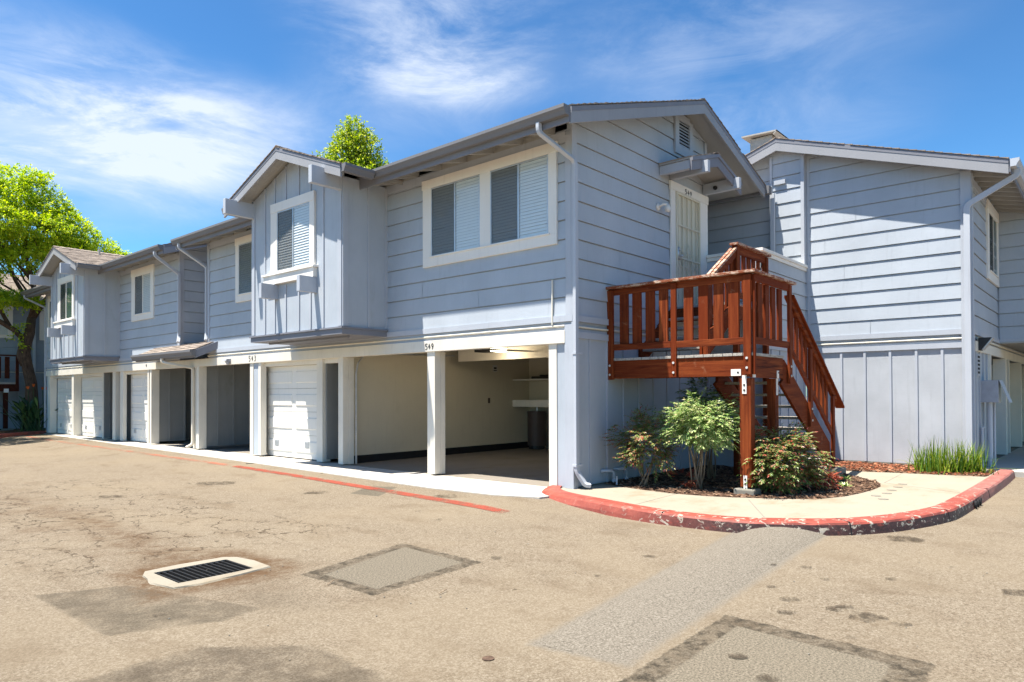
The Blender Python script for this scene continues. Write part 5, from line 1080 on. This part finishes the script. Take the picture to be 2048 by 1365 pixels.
mb = MB(); mb.box(-4, -.36, 26.9, 28.2, 1.88, 1.95); mb.build('deck', M['deck'], ls); mb = MB(); mb.box(-4, -.33, 26.86, 26.9, 1.60, 1.879); mb.box(-.36, -.32, 26.9, 28.2, 1.60, 1.879); mb.build('rim_joist', M['wood_shade'], ls)
mb = MB(); mb.box(-4, -.30, 26.80, 26.94, 2.98, 3.03); mb.build('cap_rail', M['wood_shade'], ls)
for x in (-.44, -1.6, -2.8): mb = MB(); mb.box(x, x+.10, 26.84, 26.9, 1.62, 2.98); mb.build('rail_post', M['wood_shade'], ls)
for k in range(11): x = -3.6+.28*k; mb = MB(); mb.box(x, x+.16, 26.865, 26.895, 2.1, 2.95); mb.build('baluster', M['wood_shade'], ls)
mb = MB(); mb.box(-.82, -.68, 26.9, 27.04, .12, 1.6); mb.build('post', M['wood_shade'], ls); mb = MB(); mb.box(-.95, -.53, 26.75, 27.15, 0, .14); mb.build('footing', M['footing'], ls); mb = MB(); mb.box(-.83, -.67, 26.85, 26.90, 1.55, 1.70); mb.build('post_bracket', M['white_w'], ls)

# left kerb and bed
LO = [(-.05, 24.50), (-.45, 24.25), (-1.1, 23.75), (-1.9, 23.05), (-3.2, 21.9), (-6, 19.6)]; LI = [(-.05, 24.68), (-.50, 24.45), (-1.2, 23.93), (-2.0, 23.2), (-3.3, 22.05), (-6.1, 19.75)]
mb = MB(); kerbmesh(mb, dens(LO), dens(LI), .10, -.14); tag(mb.build('kerb', M['kerb']), 'far-left length of red painted kerb by the bird of paradise', kind='structure')
bed('planting_bed', [(-.03, 24.70), (-.5, 24.47), (-1.2, 23.95), (-2.0, 23.22), (-3.3, 22.07), (-6.1, 19.77), (-6.1, 28.3), (-.03, 28.3)], 'far planting bed behind the red kerb', z=.06, nchips=500)

# ================================================================== plants
def rv(r=1):
    while True:
        v = Vector((random.uniform(-1, 1), random.uniform(-1, 1), random.uniform(-1, 1)))
        if .05 < v.length < 1: return v*r
def leaf(mb, p, d, L, w, nrm=None, fold=.25):
    d = d.normalized(); s_ = d.cross(nrm or Vector((0, 0, 1)))
    if s_.length < .1: s_ = d.cross(Vector((1, 0, 0)))
    s_ = s_.normalized()*w/2; u = s_.cross(d).normalized(); m_ = p+d*L*.45; k = len(mb.v); dn = -u*fold*w
    mb.v += [tuple(p), tuple(m_+s_+dn), tuple(p+d*L-u*L*.12), tuple(m_-s_+dn), tuple(m_)]
    mb.f += [(k, k+1, k+4), (k+1, k+2, k+4), (k+2, k+3, k+4), (k+3, k, k+4)]
def tree(name, label, clusters, trunk, mat, n, L, loc, spray, cat='tree', group=None, limbs=(), dens_=1.0):
    T = thing(name, loc, label, cat, group); mb = MB()
    tot = sum(r*r for *_c, r, _q in clusters)
    for cx, cy, cz, r, q in clusters:
        c = Vector((cx, cy, cz)); nb = max(4, int(n*r*r/tot/spray))
        for _ in range(nb):
            v = rv(); v = v.normalized()*(v.length**.45)*r; v.z *= q
            # lumpy outline
            v *= 1+.22*math.sin(v.x*5+cx)*math.cos(v.y*4.3+cy)+.15*math.sin(v.z*7+cz); a = c+v; ax = (v.normalized()+rv(.7)+Vector((0, 0, .25))).normalized()
            sl2 = random.uniform(.6, 1.3)*L*2.6; droop = Vector((0, 0, -random.uniform(.1, .5)))
            for i in range(spray):
                t = i/spray; pos = a+ax*sl2*t+droop*sl2*t*t+rv(L*.35); sd = rv(); leaf(mb, pos, (ax*.5+sd+Vector((0, 0, -.15))), L*random.uniform(.65, 1.25), L*random.uniform(.38, .55), (Vector((0, 0, 1))+rv(.8)).normalized())
    mb.build('crown', M[mat], T)
    tm = MB()
    for pts, r in trunk: tm.tube(pts, r, 10)
    tm.build('trunk', M['bark'], T, True)
    return T
def wav(a, b, n, amp, bow=0):
    a, b = Vector(a), Vector(b); return [a.lerp(b, i/n)+rv(amp)*(0 < i < n)+Vector((0, 0, bow*math.sin(math.pi*i/n))) for i in range(n+1)]
TX, TY = 0, 26.3
trunk = [([(-.02, TY, -.05), (-.03, TY, 1.0), (-.06, TY, 1.9), (-.20, TY, 2.6), (-.28, TY, 3.1), (-.22, TY, 3.5), (-.12, TY, 3.9), (-.06, TY, 4.5)], [.27, .23, .20, .19, .19, .18, .18, .15]),
         ([(-.22, TY, 3.5), (-.6, TY, 3.95), (-1.1, TY-.1, 4.25), (-2.0, TY-.3, 4.7), (-3.2, TY-.6, 5.6)], [.12, .10, .09, .08, .05]), ([(-.75, TY, 4.05), (-1.0, TY+.1, 4.6), (-1.2, TY+.1, 5.6), (-1.8, TY, 7)], [.08, .07, .05, .03]),
         ([(-.06, TY, 4.5), (.1, TY, 5.2), (-.05, TY, 6.0), (-.3, TY, 7.0), (-.2, TY, 8.4)], [.13, .10, .09, .07, .03]), ([(-.06, TY, 4.4), (.5, TY, 5.4), (1.1, TY, 6.5), (1.9, TY, 7.3)], [.11, .08, .06, .03]),
         ([(.0, TY, 4.8), (-.6, TY, 5.9), (-1.0, TY, 7.0), (-1.5, TY, 8.4)], [.09, .07, .06, .03]), ([(.1, TY, 5.2), (.9, TY+.2, 6.6), (1.2, TY+.2, 7.9)], [.07, .05, .02]), ([(-.1, TY, 6), (-.9, TY-.3, 6.9), (-1.9, TY-.4, 8)], [.06, .05, .02]),
         ([(-.30, TY+.05, 2.6), (-.42, TY+.05, 3.0), (-.44, TY, 3.4)], [.12, .13, .05])]
trunk += [(wav((-.5+.3*k, TY, 5.4+.1*k), (-2.6+.62*k, TY+random.uniform(-1, 1), 7.4+.2*random.random()), 5, .12), [.04, .035, .03, .025, .02, .012]) for k in range(8)]
cl = [(-3.6, TY, 8.6, 1.5, .8), (-2.3, TY-.3, 9.1, 1.3, .75), (-1.1, TY, 9.25, 1.1, .75), (-.2, TY+.2, 9.1, .95, .8), (.5, TY, 8.75, .85, .8), (1.1, TY-.1, 8.35, .75, .75), (1.7, TY+.2, 8.0, .62, .7), (2.3, TY, 7.65, .55, .6), (2.85, TY, 7.4, .42, .5), (3.15, TY, 7.35, .28, .5),
      (-1.6, TY-1.0, 8.0, 1.1, .6), (.1, TY-.8, 7.95, .8, .55), (1.2, TY-.3, 7.4, .7, .45), (-.9, TY+.6, 7.4, .9, .5), (-3, TY-.6, 7.2, 1.1, .6), (-1.3, TY-.5, 6.4, .55, .6), (-2.4, TY-.7, 5.6, .9, .6), (-1.5, TY-.9, 5.0, .6, .4), (-.8, TY-.7, 5.15, .5, .35), (-.3, TY-.6, 5.0, .35, .3), (.3, TY+.4, 6.4, .5, .4), (-5.5, 24.5, 8.2, 1.8, .6), (-7, 26.5, 8, 2.0, .6), (-4.6, 22.2, 8.3, 1.3, .5), (-6.5, 22.5, 7.6, 1.6, .5), (-2.2, 28, 8.2, 1.3, .6), (-.4, 27.4, 7.6, 1.0, .5), (1.2, 27, 7.5, .8, .5), (-.5, TY-.5, 6.75, .6, .5), (.5, TY-.5, 7.0, .6, .5), (1.7, TY-.3, 7.2, .5, .4), (-2.6, TY-.5, 6.5, .8, .6), (.35, TY-.1, 9.95, .3, .7), (-.15, TY, 10.0, .35, .7), (-.55, TY-.2, 3.55, .15, .8), (-.5, TY-.2, 4.1, .15, .6)]
tree('shade_tree', 'large spreading tree with lime-green feathery leaves at the far left', cl, trunk, 'leaf_lime', 135000, .12, (0, TY, 0), 9)
rx = Vector((.6603, -.7510, 0)); mc = Vector((8.48, 17.03, 0))
cl2 = [(-.02, 0, 12.08, .30, .9), (.10, 0, 11.85, .42, .8), (-.10, .1, 11.6, .50, .7), (.28, -.1, 11.45, .48, .7), (-.22, 0, 11.2, .58, .7), (.35, 0, 11.0, .62, .7), (-.25, 0, 10.8, .7, .7), (.5, 0, 10.6, .6, .7), (-.85, .1, 10.45, .34, .9), (-1.25, 0, 10.65, .34, .9), (-1.45, 0, 10.2, .36, .8), (-.8, 0, 10.1, .6, .6), (.85, 0, 10.3, .55, .7), (1.3, 0, 10.2, .24, 1.5), (1.25, .1, 9.85, .45, .7), (1.6, 0, 9.75, .34, .8), (0, 0, 9.9, 1.2, .5), (-.7, 0, 9.3, 1.4, .6), (.7, 0, 9.1, 1.4, .6), (0, 0, 7.6, 1.8, .8)]
cl2 = [(mc.x+rx.x*a-rx.y*b, mc.y+rx.y*a+rx.x*b, z, r, q) for a, b, z, r, q in cl2]
tree('maple_tree', 'bright green tree top rising behind the near roof', cl2, [([(mc.x, mc.y, 0), (mc.x, mc.y, 6), (mc.x, mc.y, 11.6)], [.22, .16, .03])], 'leaf_maple', 42000, .13, (mc.x, mc.y, 0), 6)

def nandina(name, label, base, c, rad, n, mat, stems, group, L=.05, zmin=.0, cut=None):
    T = thing(name, (base[0], base[1], .03), label, 'shrub', group); mb = MB(); c = Vector(c); sm = MB(); tips = []
    for k in range(stems):
        a = random.random()*6.28; r = random.uniform(.02, .10); b0 = Vector((base[0]+math.cos(a)*r, base[1]+math.sin(a)*r, .02)); v = rv(.6); tp = c+Vector((v.x*rad[0]*1.1, v.y*rad[1]*1.1, -rad[2]*.15+v.z*rad[2]*.6)); md = b0.lerp(tp, .5)+Vector((random.uniform(-.03, .03), random.uniform(-.03, .03), 0)); md2 = b0.lerp(tp, .25)+rv(.02)
        sm.tube([b0, md2, md, tp], [.013, .012, .010, .005], 6); tips.append(tp)
    sm.build('stem', M['stem'], T, True)
    cn_ = []
    for _ in range(max(6, n//22)):
        v = rv(); v = v.normalized()*random.uniform(.45, 1.08)
        if v.z < -.75: v.z *= .5
        cn_.append((v, random.uniform(.26, .44)))
    for _ in range(n):
        vc, rr = random.choice(cn_); v = vc+rv(rr); p = c+Vector((v.x*rad[0], v.y*rad[1], v.z*rad[2]))
        if p.z < zmin or (cut and cut(p)): continue
        ax = (Vector((v.x, v.y, v.z*.35+.15))+rv(.55)).normalized(); ln = random.uniform(1.6, 3.0)*L
        # compound leaf: terminal + pairs of leaflets, drooping
        for i in range(4):
            t = (i+1)/4; q = p+ax*ln*t+Vector((0, 0, -ln*.22*t*t)); sd = ax.cross(Vector((0, 0, 1))); sd = (sd.normalized() if sd.length > .05 else Vector((1, 0, 0)))
            for sg in ((-1, 1) if i < 3 else (0,)):
                d = ax*.75+sd*sg*.75+Vector((0, 0, -.35))+rv(.2); leaf(mb, q, d, L*random.uniform(.8, 1.35), L*random.uniform(.34, .48), (Vector((0, 0, 1))+rv(.5)).normalized())
    mb.build('foliage', M[mat], T); return T
gN = 'nandina shrubs in the bed under the stairs'
nandina('nandina_shrub', 'smaller dark nandina shrub under the landing, left of the big pale one', (.88, -.66), (.90, -.68, .70), (.34, .42, .40), 900, 'leaf_nand_red', 7, gN, L=.048)
nandina('nandina_shrub', 'smaller dark nandina, lower skirt', (.88, -.66), (.98, -.80, .42), (.26, .30, .16), 170, 'leaf_nand', 0, gN, L=.055) if False else None
nandina('nandina_shrub', 'tallest pale-green nandina shrub with bare cane stems, left of the front post', (1.05, -1.45), (1.08, -1.45, .99), (.42, .50, .35), 1700, 'leaf_nand_pale', 13, gN, L=.048)
nandina('nandina_shrub', 'low wide nandina with pinkish and red leaves, right of the front post', (1.60, -2.45), (1.60, -2.42, .46), (.60, .46, .44), 1900, 'leaf_nand_red', 9, gN, L=.052, zmin=.04)
nandina('nandina_shrub', 'dark nandina shrub in the shade under the stair flight', (2.3, -1.0), (2.25, -.95, 1.20), (.42, .28, .36), 420, 'leaf_nand', 8, gN, L=.062)
nandina('seedling', 'small red-leaved shoot at the foot of the tallest nandina', (1.0, -1.20), (1.02, -1.20, .15), (.12, .16, .11), 75, 'leaf_red', 4, 'low plants in the bed', L=.045, zmin=.03)
nandina('seedling', 'small red shoot to the right of the low wide nandina', (2.15, -2.75), (2.15, -2.78, .16), (.24, .16, .10), 90, 'leaf_red', 3, 'low plants in the bed', L=.05, zmin=.03)
for x, y, r, lb in ((2.55, -2.98, .10, 'small green rosette plant in the mulch, nearest the walkway'), (2.95, -2.72, .085, 'small green rosette plant on a short stalk in the mulch'), (3.38, -2.72, .11, 'low green rosette plant in front of the stair footing')):
    T = thing('rosette_plant', (x, y, .04), lb, 'plant', 'rosette plants in the bed'); mb = MB()
    for k in range(46): a = random.random()*6.28; e = random.uniform(.15, 1.1); d = Vector((math.cos(a)*math.cos(e), math.sin(a)*math.cos(e), math.sin(e))); leaf(mb, Vector((x, y, .04))+d*.01, d, r*random.uniform(.7, 1.25), r*.33, Vector((0, 0, 1))+rv(.3))
    mb.build('leaves', M['leaf_nand_pale'], T); mb = MB(); mb.tube([(x, y, .02), (x, y, .055)], .008, 6); mb.build('stem', M['stem'], T)
# iris clump
T = thing('iris_clump', (5.65, -3.75, .04), 'clump of bright green strappy iris blades at the foot of the right wall', 'plant'); mb = MB()
def blade(mb, p, d, L, w, bend, seg=5):
    d = d.normalized(); s_ = Vector((-d.y, d.x, 0)); s_ = (s_.normalized() if s_.length > .05 else Vector((1, 0, 0))); s_ = (s_+rv(.4)).normalized(); out_ = Vector((d.x, d.y, 0)); k = len(mb.v)
    for i in range(seg+1): t = i/seg; q = p+d*L*t+out_*bend*L*t*t-Vector((0, 0, bend*L*.6*t**3)); ww = w*(1-t**2.2)*.5+.0006; mb.v += [tuple(q-s_*ww), tuple(q+s_*ww)]
    for i in range(seg): mb.f.append((k+2*i, k+2*i+1, k+2*i+3, k+2*i+2))
for k in range(620):
    t = random.random(); x = 5.50+.45*t+random.gauss(0, .10); y = -3.38-.78*t+random.gauss(0, .10); a = random.random()*6.28; e = random.uniform(.0, .42); d = Vector((math.sin(e)*math.cos(a), math.sin(e)*math.sin(a), math.cos(e)))
    blade(mb, Vector((x, y, .03)), d, random.uniform(.24, .66)*(1+.12*math.sin(x*30)), random.uniform(.009, .017), random.uniform(.0, .35))
for p, d, L in (((5.9, -3.95, .05), (-.2, -1.1, 1.1), .62), ((5.5, -3.35, .05), (-.7, .6, .9), .5), ((5.8, -4.1, .05), (.1, -1.6, .7), .6), ((5.5, -3.3, .04), (-.5, .2, .9), .45)): blade(mb, Vector(p), Vector(d), L, .016, .45, 9)
mb.build('blades', M['blade'], T)
o = MB(); o.box(6.05, 6.25, -4.25, -4.02, .03, .09); tag(o.build('valve_box', M['footing'], None, bevel=.01), 'small concrete valve box behind the iris clump', 'box')
# bird of paradise
T = thing('bird_of_paradise', (-.15, 25.4, .08), 'dark green bird of paradise plant with orange flowers by the far corner', 'plant'); mb = MB(); st = MB(); fl = MB()
for k in range(120):
    a = random.random()*6.28; e = random.uniform(.05, .75); d = Vector((math.sin(e)*math.cos(a), math.sin(e)*math.sin(a), math.cos(e))); b0 = Vector((-.28+random.gauss(0, .22), 25.3+random.gauss(0, .22), .06)); Ls = random.uniform(.3, 1.05); tp = b0+d*Ls; st.tube([b0, b0.lerp(tp, .5)+rv(.02), tp], [.013, .011, .008], 5)
    d2 = (d+Vector((d.x, d.y, -.25))*.5+rv(.2)).normalized(); L = random.uniform(.32, .55); w = L*.28; s_ = d2.cross(Vector((0, 0, 1))); s_ = (s_.normalized()+rv(.3)).normalized(); k0 = len(mb.v)
    for i in range(6): t = i/5; q = tp+d2*L*t-Vector((0, 0, .10*L*t*t)); ww = w/2*math.sin(math.pi*min(1, t*.93+.07)); mb.v += [tuple(q-s_*ww+Vector((0, 0, ww*.35))), tuple(q), tuple(q+s_*ww+Vector((0, 0, ww*.35)))]
    for i in range(5): mb.f += [(k0+3*i, k0+3*i+1, k0+3*i+4, k0+3*i+3), (k0+3*i+1, k0+3*i+2, k0+3*i+5, k0+3*i+4)]
mb.build('leaves', M['strel'], T); 
for x, y, z in ((-.42, 25.3, 1.66), (.08, 25.4, 1.64), (.17, 25.3, 1.63), (-.2, 25.5, 1.75)):
    st.tube([(x+.05, y, .1), (x+.03, y, 1.0), (x, y, z)], .010, 5)
    for q in range(6): leaf(fl, Vector((x, y, z)), Vector((random.uniform(-.6, .6), random.uniform(-.4, .4), 1)), .14, .045, Vector((0, 1, 0)))
st.build('stem', M['strel'], T); fl.build('flower', M['orange'], T)
# bent pipes by the bed
for i, (x, y) in enumerate(((.86, -.10), (1.22, -.10))):
    mb = MB(); mb.tube([(x-.16, y+.09, .23), (x-.02, y, .235), (x+.02, y-.02, .20), (x+.03, y-.02, .03)], .024, 8); mb.tube([(x+.03, y-.02, .10), (x+.03, y-.02, .03)], .034, 8)
    o = tag(mb.build('drain_pipe', M['spout'], None, True), ('left' if i == 0 else 'right')+' one of two bent grey pipes out of the wall by the smaller shrub', 'pipe', 'bent pipes by the wall')
mb = MB(); mb.tube([(.72, -.28, .02), (.72, -.28, .17)], .014, 8); tag(mb.build('pipe_stub', M['spout'], None), 'short upright grey pipe stub at the edge of the bed', 'pipe')
# litter
for x, y, L, a, lb in ((-5.02, -1.30, .11, .5, 'pale twig lying by the dark road patch'), (-4.62, -2.15, .10, .2, 'dry curled leaf lying on the road')):
    mb = MB(); z = zg(x, y); mb.beam((x, y, z+.012), (x+L*math.cos(a), y+L*math.sin(a), z+.02), .007, .004); tag(mb.build('twig', M['stem'], None), lb, 'twig')
mb = MB(); mb.prism([(-5.30+.035*math.cos(a*.3927), -3.30+.035*math.sin(a*.3927), zg(-5.3, -3.3)+.006) for a in range(16)], (0, 0, -.01)); tag(mb.build('survey_marker', M['bark'], None), 'small round rusty metal marker set in the road near the bottom edge', 'marker')
mb = MB()
for k in range(260):
    x, y = random.uniform(-6.5, 3), random.uniform(-5.5, 8)
    if x > -1 and y > -4.6: continue
    z = zg(x, y)+.003; a = random.random()*6; r = random.uniform(.003, .009); mb.prism([(x+r*math.cos(a+t), y+r*math.sin(a+t)*.7, z) for t in (0, 1.5, 3.0, 4.6)], (0, 0, .004))
tag(mb.build('road_grit', M['footing'], None), 'scattered grit and tiny stones on the road', 'grit', kind='stuff')
